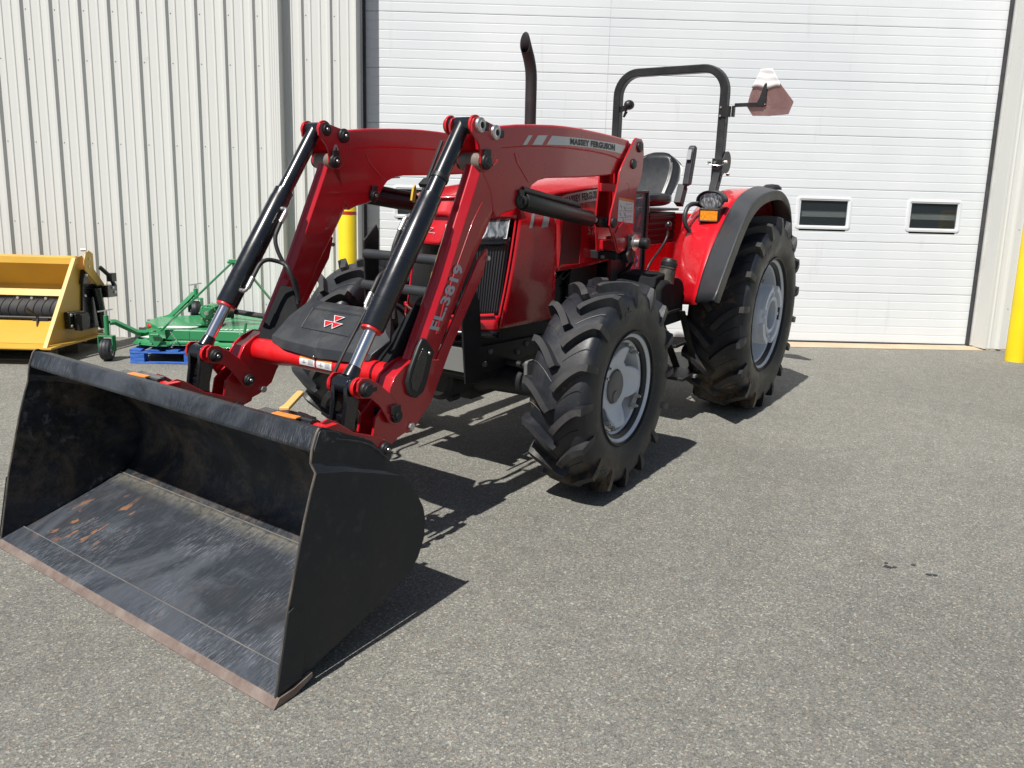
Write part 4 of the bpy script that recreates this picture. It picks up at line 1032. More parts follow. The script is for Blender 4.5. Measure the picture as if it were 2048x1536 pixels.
        # crescent slot
        c_o = arc(1.50, 1.765, .036, -60, 115, 10); c_i = arc(1.517, 1.768, .034, 105, -70, 10)
        m = MB(); m.prism([(2 * 1.50 - a + .0, b) for a, b in c_o] + [(2 * 1.50 - a, b) for a, b in c_i], 'y', .6322, .6330); part('crescent_slot', m, 'redhood', tw)
        # multi coupler
        m = MB(); m.lathe([(0, .0), (.052, 0), (.056, .006), (.056, .012), (.030, .014), (.030, .05), (0, .05)], (1.40, .66, 1.405), (0, 1, 0), 32); part('coupler_plate', m, 'zinc', tw)
        m = MB(); m.lathe([(.020, .05), (.034, .052), (.038, .06), (.038, .105), (.030, .115), (0, .117)], (1.40, .66, 1.405), (0, 1, 0), 24); part('coupler_knob', m, 'blk2', tw, bevel=.001)
        m = MB(); m.box(1.36, 1.46, .60, .66, 1.30, 1.46); m.cyl((1.44, .60, 1.31), (1.44, .66, 1.31), .045, .045, 20); m.tube([(1.42, .63, 1.36), (1.40, .66, 1.28), (1.34, .60, 1.22), (1.30, .5, 1.15)], .014, 10)
        for x, z in ((1.455, 1.445), (1.455, 1.37)): m.cyl((x, .66, z), (x, .668, z), .010, .010, 8)
        part('hydraulic_coupler', m, 'blk2', tw, bevel=.004)
# ---------- cross tube and cover
m = MB()
m.tube([(3.665, -.50, .868), (3.665, -.44, .868), (3.665, -.30, .868), (3.665, -.22, .866), (3.665, .22, .866), (3.665, .30, .868), (3.665, .44, .868), (3.665, .50, .868)], [.066, .066, .064, .052, .052, .064, .066, .066], 36)
xt = part('cross_tube', m, 'tube', smooth=40)
def tubeS(y, a, r=.0535):  # angle a from front, up
    return (3.665 + r * math.cos(a), y, .866 + r * math.sin(a))
for y0, y1 in ((-.115, .0), (.014, .125)):
    m = MB(); m.grid(lambda u, v: tubeS(lerp(y0, y1, u), lerp(-.30, .62, v)), 6, 8); part('warning_decal', m, 'white', xt, smooth=60)
    m = MB(); m.grid(lambda u, v: tubeS(lerp(y0, y1, u), lerp(.38, .63, v), .0541), 6, 3); part('decal_header', m, 'orange', xt, smooth=60)
    m = MB()
    for a in (.27, .17, .07, -.03, -.13): m.grid(lambda u, v: tubeS(lerp(lerp(y0, y1, .58), lerp(y0, y1, .90), u), a + .03 * v, .0541), 3, 1)
    m.grid(lambda u, v: tubeS(lerp(lerp(y0, y1, .30), lerp(y0, y1, .33), u), lerp(-.15, .28, v), .0541), 1, 3)
    m.grid(lambda u, v: tubeS(lerp(lerp(y0, y1, .18), lerp(y0, y1, .45), u), lerp(-.02, .03, v), .0541), 1, 3)
    part('decal_print', m, 'trim', xt)
cv = MB()
# ring loops: bottom front, ridge, top inner, rear
lo = [(3.725, .0, .855)]
def loop(pts): return pts
L0 = [(3.69, -.365, .935), (3.715, -.25, .915), (3.725, .0, .903), (3.715, .25, .915), (3.69, .365, .935), (3.56, .40, .93), (3.47, .36, .98), (3.47, -.36, .98), (3.56, -.40, .93)]
L1 = [(3.680, -.375, .965), (3.705, -.26, .962), (3.715, .0, .955), (3.705, .26, .962), (3.680, .375, .965), (3.57, .395, 1.02), (3.47, .31, 1.12), (3.47, -.31, 1.12), (3.57, -.395, 1.02)]
L2 = [(3.655, -.355, .990), (3.680, -.25, .985), (3.690, .0, .980), (3.680, .25, .985), (3.655, .355, .990), (3.565, .36, 1.06), (3.485, .275, 1.150), (3.485, -.275, 1.150), (3.565, -.36, 1.06)]
L3 = [(3.625, -.22, 1.022), (3.64, -.16, 1.020), (3.645, .0, 1.018), (3.64, .16, 1.020), (3.625, .22, 1.022), (3.58, .22, 1.072), (3.528, .20, 1.130), (3.528, -.20, 1.130), (3.58, -.22, 1.072)]
cv.add(L0 + L1 + L2 + L3, [(i * 9 + k, i * 9 + (k + 1) % 9, (i + 1) * 9 + (k + 1) % 9, (i + 1) * 9 + k) for i in range(3) for k in range(9)] + [tuple(range(27, 36))])
cvo = part('hose_cover', cv, 'plastic', bevel=.004, seg=2, smooth=12)
m = MB(); pn = [(3.632, -.185, 1.0250), (3.640, .175, 1.0245), (3.598, .205, 1.0600), (3.545, .18, 1.1195), (3.545, -.185, 1.1195), (3.632, -.185, 1.0250)]
m.tube([(x + .003, y, z + .002) for x, y, z in pn], .0018, 6); part('cover_crease', m, 'trim', cvo)
m = MB(); fl = [(3.632, -.17, 1.0235), (3.640, .17, 1.0235), (3.60, .19, 1.058), (3.545, .17, 1.1185), (3.545, -.17, 1.1185)]
dcn = Vector((-.102, 0, .1)).normalized()
m = MB(); m.lathe([(.0, .003), (.007, .002), (.009, 0)], (3.722, .0, .905), (1, 0, 0), 12); part('cover_screw', m, 'zinc', cvo)
# emblem on cover
ctr = Vector((3.586, 0.02, 1.0745)); eu = Vector((0, 1, 0)); ev = Vector((-.112, 0, .108)).normalized(); en = Vector((.69, 0, .72))
def emb(a, b, o): return tuple(ctr + eu * (a - .52) * .098 + ev * (b - .66) * .064 + en * (.004 + o))
tri_emblem(cvo, emb, 'cover_emblem')
for s in (1, -1):
    m = MB()
    P0 = [(3.66, s * .38, .925), (3.69, s * .50, .92), (3.50, s * .50, 1.21), (3.45, s * .46, 1.20), (3.50, s * .36, 1.05)]
    P1 = [(3.60, s * .38, .90), (3.62, s * .50, .90), (3.45, s * .50, 1.19), (3.42, s * .46, 1.18), (3.46, s * .36, 1.03)]
    m.add(P0 + P1, [(0, 1, 2, 3, 4), (9, 8, 7, 6, 5)] + [(i, (i + 1) % 5, 5 + (i + 1) % 5, 5 + i) for i in range(5)])
    part('cover_wing', m, 'tankp', bevel=.006, tri=False)
# level indicator rod
m = MB(); ry = .405
m.tube([(3.965, ry, .91), (3.945, ry, .945), (3.88, ry, 1.03), (3.42, ry, 1.585), (3.42, ry, 1.585)][:4], .0085, 10); m.tube([(3.435, ry, 1.56), (3.17, ry, 1.99)], .0095, 10); m.tube([(3.62, ry, 1.34), (3.60, ry, 1.365)], .013, 10)
lr = part('level_rod', m, 'blk2')
m = MB(); m.tube([(3.325, .515, 1.79), (3.33, .46, 1.78), (3.31, ry, 1.77)], .007, 8); m.obox((3.345, .455, 1.785), (.05, .075, .022), Matrix.Rotation(R_(35), 3, 'Y')); m.lathe([(.046, -.012), (.046, .012), (.044, .012), (.044, -.012)], (3.325, .515, 1.808), (.585, 0, -.81), 24, closed=True)
part('rod_clamp', m, 'blk2', lr, bevel=.002)
m = MB(); m.prism([(3.395, 1.70), (3.38, 1.76), (3.365, 1.775), (3.36, 1.745), (3.375, 1.69)], 'y', ry - .02, ry - .008); part('level_indicator', m, 'yel', lr)
# ---------- bucket and carrier
bk = bpy.data.objects.new('bucket', None); COL.objects.link(bk); bk.parent = T; bk['label'] = 'wide black loader bucket with worn floor resting on its cutting edge'
BW = 1.032
secf = [(4.862, .020), (4.60, .088), (4.40, .143), (4.245, .190)]
secb = [(4.245, .190), (4.185, .225), (4.135, .285), (4.108, .360), (4.102, .435), (4.118, .510), (4.155, .580), (4.225, .685), (4.300, .778), (4.360, .826), (4.440, .862), (4.53, .893)]
m = MB(); fp = resample([(a, 0, b) for a, b in secf], 40); m.grid(lambda u, v: (fp[int(round(u * 40))].x, lerp(-BW + .003, BW - .003, v), fp[int(round(u * 40))].z), 40, 40); part('bucket_floor', m, 'bk_in', bk, solid=.010, smooth=30)
m = MB(); bp_ = smoothpl([(a, 0, b) for a, b in secb], 2); nb = len(bp_) - 1; m.grid(lambda u, v: (bp_[int(round(u * nb))].x, lerp(-BW + .003, BW - .003, v), bp_[int(round(u * nb))].z), nb, 20); part('bucket_back', m, 'bk_back', bk, solid=.010, smooth=50)
m = MB(); m.tube([(4.243, -BW + .006, .196), (4.243, BW - .006, .196)], .0042, 8); part('weld_bead', m, 'weld', bk)
m = MB(); m.prism([(4.628, .865), (4.632, .880), (4.606, .938), (4.595, .945), (4.53, .925), (4.50, .905), (4.53, .885)], 'y', -BW + .004, BW - .004); part('top_lip', m, 'bk_lip', bk, bevel=.004)
m = MB(); m.add([(4.765, -BW, .046), (4.765, BW, .046), (4.868, BW, .020), (4.868, -BW, .020), (4.765, -BW, .060), (4.765, BW, .060), (4.868, BW, .034), (4.868, -BW, .034)], [(0, 1, 2, 3), (4, 5, 6, 7), (0, 1, 5, 4), (2, 3, 7, 6), (1, 2, 6, 5), (0, 3, 7, 4)]); part('wear_plate', m, 'bk_in', bk, bevel=.002)
m = MB(); m.tube([(4.762, -BW + .004, .058), (4.762, BW - .004, .058)], .0042, 8); part('weld_bead', m, 'weld', bk)
m = MB(); m.prism([(4.895, .003), (4.866, .034), (4.80, .036), (4.715, .055), (4.715, .035), (4.80, .006)], 'y', -1.052, 1.058); part('cutting_edge', m, 'edge', bk, bevel=.002)
for s in (1, -1):
    Y0 = 1.032
    lower = [(4.868, .030), (4.790, .350), (4.702, .635), (4.664, .741), (4.640, .800), (4.50, .765), (4.36, .715), (4.205, .655), (4.113, .540), (4.078, .474), (4.066, .410), (4.078, .330), (4.115, .262), (4.169, .212), (4.30, .165), (4.514, .110), (4.755, .048)]
    upper = [(4.643, .835), (4.634, .880), (4.610, .935), (4.597, .950), (4.585, .953), (4.35, .838), (4.303, .788), (4.205, .655), (4.36, .735), (4.50, .795)]
    m = MB()
    for off in (0, .012):
        yo = s * (Y0 + off); yi = s * (Y0 + off - .020)
        vs = [(x, yo, z) for x, z in lower] + [(x, yi if z > .70 or x > 4.33 else yo, z) for x, z in upper]
        nL = len(lower); nU = len(upper)
        fs = [tuple(range(nL)), tuple(nL + i for i in range(nU)), (4, nL, nL + 9, 5), (5, nL + 9, nL + 8, 6), (6, nL + 8, nL + 7)]
        m.add(vs, fs)
    nT = nL + nU
    per = list(range(0, 5)) + [nL + i for i in range(0, 8)] + list(range(8, nL)); per = [p for p in per if p != nL + 7] ; per = list(range(0, 5)) + [nL + i for i in range(0, 7)] + list(range(7, nL))
    m.add([m.v[i] for i in range(2 * nT)], [(per[i], per[(i + 1) % len(per)], nT + per[(i + 1) % len(per)], nT + per[i]) for i in range(len(per))])
    part('side_plate', m, 'bk_out' if s > 0 else 'bk_back', bk, smooth=20, merge=True, tri=True)
    m = MB(); m.tube([(x, s * (Y0 + .006 - (.02 if z > .82 else 0)), z) for x, z in lower[0:5] + upper[0:4]], .0050, 8); part('plate_edge', m, 'plate_edge', bk)
    m = MB(); m.prism([(4.800, .335), (4.872, .040), (4.760, .052), (4.745, .13), (4.745, .30), (4.775, .345)], 'y', *mir(s, Y0 + .012, Y0 + .020)); part('corner_gusset', m, 'bk_out', bk, bevel=.003)
# carrier
ca = bpy.data.objects.new('bucket_carrier', None); COL.objects.link(ca); ca.parent = T; ca['label'] = 'red quick-attach carrier behind the bucket with orange latch handles'
for s in (1, -1):
    cp1 = [(4.30, .78), (4.27, .80), (4.21, .815), (4.17, .795), (4.06, .715), (3.95, .672), (3.88, .640), (3.845, .595), (3.85, .555), (3.90, .50), (4.03, .40), (4.055, .45), (4.085, .60), (4.20, .735)]
    for ya in (.455, .628):
        m = MB(); m.prism(cp1, 'y', *mir(s, ya - .007, ya + .007)); part('carrier_plate', m, 'red', ca, bevel=.003)
    for ya, sy in ((.635, 1), (.448, -1)):
        for (x, z) in ((3.875, .588), (4.035, .655)):
            m = MB(); r = .034; m.lathe([(0, .026), (r * .62, .025), (r * .74, .018), (r * .95, .014), (r, .008), (r, 0)], (x, s * ya, z), (0, s * sy, 0), 28); part('pin_cap', m, 'blk2', ca, bevel=.0015)
            m = MB(); m.lathe([(.004, .028), (.008, .030), (.010, .024)], (x, s * ya, z), (0, s * sy, 0), 12); m.build('cap_screw', 'zinc', ca)
    # latch handle strips and black hooks
    y0 = -.57 if s < 0 else .50
    hx = 4.385
    m = MB(); m.add([(hx + .012, y0, .852), (hx - .025, y0, .852), (hx - .025, y0 + .145, .857), (hx + .005, y0 + .145, .857), (hx + .012, y0, .862), (hx - .025, y0, .862), (hx - .025, y0 + .145, .867), (hx + .005, y0 + .145, .867)], [(0, 1, 2, 3), (7, 6, 5, 4), (0, 4, 5, 1), (1, 5, 6, 2), (2, 6, 7, 3), (3, 7, 4, 0)])
    part('latch_strip', m, 'orange', ca, bevel=.004)
    m = MB(); m.box(hx - .10, hx + .03, y0 - .06, y0 + .15, .820, .846); m.cyl((hx - .04, y0 + .11, .822), (hx - .04, y0 + .20, .822), .034, .034, 24); m.box(hx - .06, hx + .0, y0 - .12, y0, .825, .850)
    part('latch_hook', m, 'blk', ca, bevel=.004)
    m = MB(); m.cyl((hx - .05, y0 + .20, .812), (hx - .05, y0 + .27, .812), .032, .030, 24); m.box(hx - .10, hx - .03, y0 + .245, y0 + .275, .80, .842)
    part('carrier_tube', m, 'tube', ca, bevel=.003)
m = MB(); m.cyl((3.97, -.60, .50), (3.97, .60, .50), .04, .04, 20); part('carrier_bar', m, 'blk2', ca)
m = MB(); m.prism([(4.370, .520), (4.335, .505), (4.150, .375), (4.140, .390), (4.140, .405), (4.150, .418), (4.345, .555)], 'z', .868, .884); part('latch_lever', m, 'stick', ca, bevel=.005)
# ---------- fenders
NP = 30
def fpts(pl, y): return resample(smoothpl([(x, y, z) for x, z in pl], 2), NP)
OUT = [(1.248, 1.028), (1.066, 1.244), (.767, 1.572), (.54, 1.690), (.30, 1.738), (.05, 1.752), (-.12, 1.742), (-.34, 1.665), (-.47, 1.53), (-.56, 1.30)]
MID = [(1.075, .973), (.960, 1.208), (.700, 1.47), (.40, 1.690), (.10, 1.765), (-.15, 1.785), (-.35, 1.76), (-.52, 1.67), (-.66, 1.50), (-.75, 1.30)]
CR = [(.800, .915), (.775, 1.172), (.690, 1.431), (.430, 1.635), (.15, 1.735), (-.15, 1.775), (-.4, 1.76), (-.56, 1.68), (-.70, 1.50), (-.78, 1.30)]
INN = [(.560, .869), (.620, 1.20), (.555, 1.379), (.361, 1.516), (.135, 1.640), (-.05, 1.70), (-.35, 1.72), (-.56, 1.66), (-.70, 1.50), (-.78, 1.30)]
for s in (1, -1):
    A_, B_, C_, D_ = fpts(OUT, 1.215), fpts(MID, 1.02), fpts(CR, .76), fpts(INN, .62)
    fe = MB()
    def fg(u, v):
        i = int(round(u * NP)); t = v
        a, b, c2 = D_[i], C_[i], B_[i]
        p = a.lerp(b, t * 2) if t < .5 else b.lerp(c2, (t - .5) * 2)
        return (p.x, s * p.y, p.z)
    fe.grid(fg, NP, 8)
    fe.grid(lambda u, v: (lambda p: (p.x, s * (.62 if v < .5 else .615), lerp(p.z, max(.85, p.z - 1.0) if False else .86, v)))(D_[int(round(u * NP))]), NP, 2)
    fo = part('fender', fe, 'redhood', smooth=30, solid=.012)
    if s > 0: fo['label'] = 'near red rear fender with grey outer trim and lamps'
    tr = MB()
    def tg(u, v):
        i = int(round(u * NP)); b, a = B_[i], A_[i]
        p = b.lerp(a, min(1, v * 1.25)); h = .018 if v < .9 else 0
        q = Vector((p.x, s * p.y, p.z))
        if v > .9: q = Vector((a.x - .0, s * 1.222, a.z)) + Vector((0 - (a.x) * .05, 0, (.78 - a.z) * .05))
        else:
            q += Vector((.012, 0, .016))
        return q
    tr.grid(tg, NP, 10); part('fender_trim', tr, 'trim', fo, smooth=30, solid=.014)
    # inner liner in the arch
# work light, turn lamp, grab handle on near fender
for s in (1, -1):
    wl = MB(); ctrw = Vector((.590, s * .890, 1.690)); ax_ = Vector((.97, s * .1, -.05)).normalized()
    wl.lathe([(0, -.10), (.045, -.09), (.070, -.05), (.076, 0), (.070, .004), (.066, 0)], ctrw, ax_, 32)
    wl.v = [tuple(ctrw + Vector(((Vector(v) - ctrw).x, (Vector(v) - ctrw).y * 1.35, (Vector(v) - ctrw).z * .85))) for v in wl.v]
    o = part('work_light', wl, 'trim', smooth=50)
    ln = MB(); ln.lathe([(0, .004), (.05, .002), (.067, -.002)], ctrw, ax_, 32); ln.v = [tuple(ctrw + Vector(((Vector(v) - ctrw).x, (Vector(v) - ctrw).y * 1.35, (Vector(v) - ctrw).z * .85))) for v in ln.v]
    part('lamp_lens', ln, 'lens', o)
    hood_ = MB(); hood_.grid(lambda u, v: tuple(ctrw + Vector((lerp(-.07, .035, v), s * .104 * math.cos(lerp(-.15, math.pi + .15, u)), .072 * math.sin(lerp(-.15, math.pi + .15, u))))), 20, 3); part('lamp_hood', hood_, 'trim', o, solid=.004)
    tl = MB(); tl.prism([(.615, 1.530), (.615, 1.634), (.40, 1.650), (.50, 1.535)], 'y', *mir(s, .812, .972)); o = part('turn_signal', tl, 'blk2', bevel=.006)
    tl = MB(); tl.box(.616, .624, *mir(s, .824, .960), 1.543, 1.621); part('amber_lens', tl, 'amber', o, bevel=.003)
    tl = MB(); rr_ = [(.626, s * y, z) for y, z in ((.820, 1.539), (.964, 1.539), (.964, 1.625), (.820, 1.625), (.820, 1.539))]; tl.tube(rr_, .005, 6); part('lens_frame', tl, 'trim', o)
    gh = MB(); gh.tube(smoothpl([(.45, s * .80, 1.62), (.56, s * .775, 1.665), (.66, s * .74, 1.655), (.71, s * .735, 1.58), (.71, s * .745, 1.51), (.67, s * .77, 1.46)], 3), .017, 14); part('grab_handle', gh, 'trim')
rl = MB(); rl.lathe([(0, .045), (.05, .04), (.075, .02), (.08, 0)], (-.20, 1.10, 1.775), (0, 0, 1), 24); part('rear_lamp', rl, 'blk2')
# ---------- cab floor, seat, console
m = MB(); m.box(-.55, .95, -.60, .60, .86, .90); m.box(-.60, -.40, -.62, .62, .90, 1.55); m.box(-.42, .30, -.22, .22, .90, 1.30); part('platform', m, 'redhood', bevel=.01)
m = MB(); m.box(.35, .95, -.20, .20, .9, 1.12); m.box(.55, 1.0, .25, .62, .90, .96); m.prism([(.30, .96), (.62, .96), (.62, 1.06), (.50, 1.12), (.30, 1.10)], 'y', .30, .60); part('transmission_hump', m, 'redhood', bevel=.03, seg=3)
m = MB()
m.prism([(.33, 1.30), (.12, 1.50), (.12, 1.56), (-.42, 1.56), (-.42, 1.30)], 'y', -.19, .19)
for i in range(5): m.box(-.40, .28 - i * .03, -.205, .205, 1.30 + i * .05, 1.325 + i * .05)
m.box(-.40, .34, -.20, .23, 1.575, 1.595); part('seat_suspension', m, 'blk2', bevel=.004)
seat = bpy.data.objects.new('seat', None); COL.objects.link(seat); seat.parent = T; seat['label'] = 'black vinyl driver seat with high rounded back'
m = MB()
def cush(u, v):
    a = u * 2 * math.pi; b = (v - .5) * math.pi
    cx, cy = math.cos(a), math.sin(a)
    sx = math.copysign(abs(cx) ** .55, cx); sy = math.copysign(abs(cy) ** .55, cy); r = math.cos(b) ** .45
    z = math.sin(b)
    bol = .035 * abs(sy * r) ** 3
    return (.06 + .29 * sx * r, .285 * sy * r, 1.665 + .055 * z + bol * (1 if z > 0 else 0) + .02 * (sx * r) * (-1 if z < .5 else 0) * 0)
m.grid(cush, 48, 20); part('seat_cushion', m, 'vinyl', seat, smooth=80, merge=True)
m = MB()
def back(u, v):   # u across -1..1, v up 0..1, two sides via w
    return None
NB = 40
def bshape(y_, t):    # half width at height t
    return lerp(.235, .275, min(1, t * 2.2)) * (1 - max(0, (t - .62) / .38) ** 2.6 * .45)
def bk_f(u, v, side):
    t = v; hwid = bshape(0, t); y = (u * 2 - 1) * hwid; a = abs(u * 2 - 1)
    z = 1.64 + .44 * t - (.05 * a ** 3 * t ** 3)
    x0 = -.20 - .20 * t - .03 * math.sin(t * 3)
    wing = .085 * max(0, (a - .60) / .40) ** 1.3 * (1 - .45 * t) - .0
    pad = .035 * (1 - a ** 6) * math.sin(min(1, t * 1.15) * math.pi) ** .4 if False else .03
    grv = -.016 * math.exp(-((a - .62) / .035) ** 2)
    if side: return (x0 + wing + .035 * (1 - a ** 8) * (1 - max(0, t - .93) / .07 * 1.0) + grv, y, z)
    return (x0 + wing - .06 * (1 - a ** 6) * (1 - t ** 6), y, z)
m.grid(lambda u, v: bk_f(u, v, 1), NB, 24); m.grid(lambda u, v: bk_f(u, v, 0), NB, 24)
# close the rim
rim_pts = [(0, v / 24) for v in range(25)] + [(u / NB, 1) for u in range(NB + 1)] + [(1, 1 - v / 24) for v in range(25)] + [(1 - u / NB, 0) for u in range(NB + 1)]
vs = [bk_f(u, v, 1) for u, v in rim_pts] + [bk_f(u, v, 0) for u, v in rim_pts]; n = len(rim_pts)
m.add(vs, [(k, (k + 1) % n, n + (k + 1) % n, n + k) for k in range(n)])
part('seat_back', m, 'vinyl', seat, smooth=70, merge=True)
m = MB(); m.tube([bk_f(.19, v / 14, 1) for v in range(1, 13)], .005, 6); m.tube([bk_f(.81, v / 14, 1) for v in range(1, 13)], .005, 6); part('piping', m, 'vinyl', seat)
m = MB(); m.obox((-.16, .335, 1.71), (.09, .06, .17), Matrix.Rotation(R_(-25), 3, 'Y')); m.tube([(-.22, .34, 1.72), (-.16, .385, 1.80)], .009, 8); part('armrest_hinge', m, 'plastic', seat, bevel=.015, seg=3)
m = MB(); m.prism([(-.05, 1.79), (-.02, 1.80), (-.10, 2.11), (-.125, 2.125), (-.165, 2.11), (-.16, 2.05), (-.10, 1.80)], 'y', .395, .455); part('armrest', m, 'plastic', seat, bevel=.014, seg=3)
m = MB(); m.obox((-.062, .425, 2.045), (.012, .035, .085), Matrix.Rotation(R_(-14), 3, 'Y')); part('armrest_label', m, 'silver', seat)
# console and clear side panel
m = MB(); m.prism([(1.20, .95), (1.20, 1.60), (1.10, 1.72), (.98, 1.72), (.95, 1.4), (.95, .95)], 'y', -.36, .36); part('dash_console', m, 'blk2', bevel=.01)
for s in (1,):
    m = MB(); fr_ = [(.985, 1.10), (.985, 1.745), (1.25, 1.745), (1.25, 1.10)]
    m.box(.975, .995, s * .52, s * .56, 1.10, 1.75); m.box(.975, 1.25, s * .52, s * .56, 1.735, 1.752); o = part('side_screen_frame', m, 'blk2', bevel=.004)
    m = MB(); m.box(.995, 1.25, .536, .541, 1.10, 1.735); part('side_screen', m, 'pvc', o, smooth=0)
    m = MB(); m.box(1.14, 1.43, .50, .505, .98, 1.44); part('side_shield', m, 'trim')
    m = MB(); m.box(1.065, 1.10, .5415, .5425, 1.16, 1.285); st = part('instruction_sticker', m, 'white'); m = MB(); m.box(1.088, 1.101, .5425, .5430, 1.23, 1.286); part('sticker_band', m, 'bluewood', st); m = MB(); m.box(1.07, 1.085, .5425, .543, 1.18, 1.205); m.box(1.07, 1.086, .5425, .543, 1.24, 1.26); part('sticker_print', m, 'trim', st)
m = MB(); m.tube(smoothpl([(.99, .50, 1.73), (.90, .50, 1.75), (.865, .50, 1.70), (.865, .50, 1.42), (.875, .50, 1.36), (.97, .50, 1.34)], 3), .015, 14); part('entry_rail', m, 'blk')
m = MB(); m.tube(smoothpl([(.64, .42, 1.10), (.62, .43, 1.18), (.44, .45, 1.30), (.36, .46, 1.38), (.35, .46, 1.44)], 3), .010, 10); lv = part('shift_lever', m, 'blk2')
m = MB(); m.ball((.35, .46, 1.475), .028, (1, 1, 1.35)); part('lever_knob', m, 'blk', lv)
m = MB(); m.lathe([(.175, 0), (.187, .013), (.175, .026), (.163, .013)], (.78, 0, 1.80), (-.55, 0, .83), 40, closed=True); m.tube([(.78, 0, 1.81), (1.0, 0, 1.55)], .02, 12); m.beam((.78, -.17, 1.815), (.78, .17, 1.815), .03, .012); part('steering_wheel', m, 'blk2')
# fuel tank, filler, steps
m = MB(); m.prism([(1.30, .80), (1.30, 1.10), (1.22, 1.14), (.90, 1.13), (.86, 1.08), (.84, .80)], 'y', .42, .84); tk = part('fuel_tank', m, 'tankp', bevel=.03, seg=4)
m = MB(); m.prism([(1.33, 1.09), (1.30, 1.17), (1.10, 1.19), (.98, 1.13), (.98, 1.09)], 'y', .45, .80); part('tank_shoulder', m, 'tankp', tk, bevel=.015, seg=3)
ctrf = Vector((1.10, .78, 1.11)); axf = Vector((-.20, .10, 1)).normalized()
m = MB(); m.lathe([(.066, 0), (.062, .06), (.056, .10), (.060, .105), (.060, .112), (.054, .118)], ctrf, axf, 32); part('filler_neck', m, 'capd', tk)
m = MB(); m.lathe([(.056, .118), (.060, .121), (.061, .150), (.055, .155), (.053, .165), (.045, .176), (0, .180)], ctrf, axf, 32); part('filler_cap', m, 'blk2', tk, bevel=.002)
m = MB()
m.beam((.98, .66, .93), (.44, .66, .33), .008, .06, (0, 1, 0)); m.beam((1.20, .66, .93), (.86, .66, .33), .008, .06, (0, 1, 0)); m.beam((.98, .88, .90), (.62, .90, .34), .008, .05, (0, 1, 0))
stp = part('boarding_step', m, 'blk2')
for bx in ((.96, 1.18, .66, .86, .895, .915), (.76, 1.04, .66, .88, .625, .648), (.56, .90, .66, .90, .345, .370)):
    m = MB(); m.box(*bx); part('step_tread', m, 'blk2', stp, bevel=.004)
m = MB(); m.box(.40, .70, .80, .92, .335, .362); part('step_tread', m, 'plategrey', stp, bevel=.005)  # lowest tread: sunlit brightness put in as a paler grey
# ---------- roll bar
m = MB()
def rops_path(xo):
    P = [(-.42, -.515, 1.55), (-.47, -.515, 1.78), (-.55, -.515, 1.93), (-.55, -.515, 2.58)]
    P += [(-.55, -.515 + .20 - .20 * math.cos(R_(a)), 2.585 + .20 * math.sin(R_(a))) for a in range(10, 91, 10)]
    Q = [(x, -y, z) for x, y, z in reversed(P)]
    return P + Q
path = [Vector(p) for p in rops_path(0)]
def sqtube(m, path, w_, d_):   # section: w_ in loop plane, d_ along x
    vs = []; n = len(path)
    for i, p in enumerate(path):
        t = (path[min(i + 1, n - 1)] - path[max(i - 1, 0)]).normalized(); nn_ = Vector((1, 0, 0)); nn_ = (nn_ - t * nn_.dot(t)).normalized(); u = t.cross(nn_).normalized()
        for a, b in ((-1, -1), (1, -1), (1, 1), (-1, 1)): vs.append(p + u * a * w_ / 2 + nn_ * b * d_ / 2)
    m.add(vs, [(i * 4 + q, i * 4 + (q + 1) % 4, i * 4 + 4 + (q + 1) % 4, i * 4 + 4 + q) for i in range(n - 1) for q in range(4)] + [(0, 1, 2, 3), (4 * n - 1, 4 * n - 2, 4 * n - 3, 4 * n - 4)])
sqtube(m, path, .068, .085)
rb_ = part('roll_bar', m, 'blk2', bevel=.008, seg=3, smooth=30)
for s in (1, -1):
    hp = arc(-.62, 1.99, .105, 60, 300, 14)
    m = MB(); m.prism([(-.545, 2.06), *[(a, b) for a, b in arc(-.615, 2.0, .095, 50, 290, 16)], (-.50, 1.88), (-.50, 2.02)], 'y', *mir(s, .552, .564)); part('hinge_plate', m, 'trim', rb_, bevel=.002)
    m = MB(); m.prism([(-.50, 1.83), (-.60, 1.86), (-.60, 2.03), (-.50, 2.03)], 'y', *mir(s, .466, .478)); m.box(-.508, -.494, *mir(s, .47, .556), 1.83, 2.02); part('hinge_bracket', m, 'blk2', rb_)
    m = MB()
    for x, z in ((-.535, 2.0), (-.62, 1.895)): m.cyl((x, s * .564, z), (x, s * .590, z), .014, .014, 6)
    m.cyl((-.50, s * .50, 1.995), (-.47, s * .50, 1.995), .013, .013, 8); m.cyl((-.50, s * .45, 1.995), (-.46, s * .445, 1.995), .009, .009, 8)
    m.tube(smoothpl([(-.47, s * .42, 1.985), (-.465, s * .48, 1.975), (-.47, s * .55, 1.965), (-.52, s * .58, 1.99)], 2), .003, 6)
    part('hinge_bolt', m, 'zinc', rb_)
# dark disc stands in for the shade inside an open hole
m = MB(); m.cyl((-.55, .549, 2.315), (-.55, .5505, 2.315), .015, .015, 16); part('dark_hole_disc', m, 'seal', rb_)
# emblem bracket and sign
m = MB(); m.box(-.507, -.500, .49, .575, 2.375, 2.465); m.box(-.55, -.503, .573, .580, 2.375, 2.465); m.box(-.60, -.56, .58, .60, 2.38, 2.47)
mb_ = part('sign_bracket', m, 'blk2', rb_)
m = MB(); m.beam((-.60, .59, 2.478), (-.60, .84, 2.478), .006, .032, (0, 0, 1)); m.prism([(.775, 2.465), (.85, 2.462), (.858, 2.475), (.852, 2.645), (.842, 2.652), (.832, 2.645), (.795, 2.52), (.775, 2.49)], 'x', -.612, -.606); part('sign_arm', m, 'blk2', rb_, bevel=.001)
m = MB()
for x, y, z in ((-.499, .505, 2.455), (-.499, .505, 2.385)): m.cyl((x, y, z), (x + .008, y, z), .010, .009, 8)
for y, z in ((.842, 2.642), (.852, 2.477), (.810, 2.477)): m.cyl((-.606, y, z), (-.600, y, z), .006, .006, 8)
part('bracket_bolt', m, 'zinc', rb_)
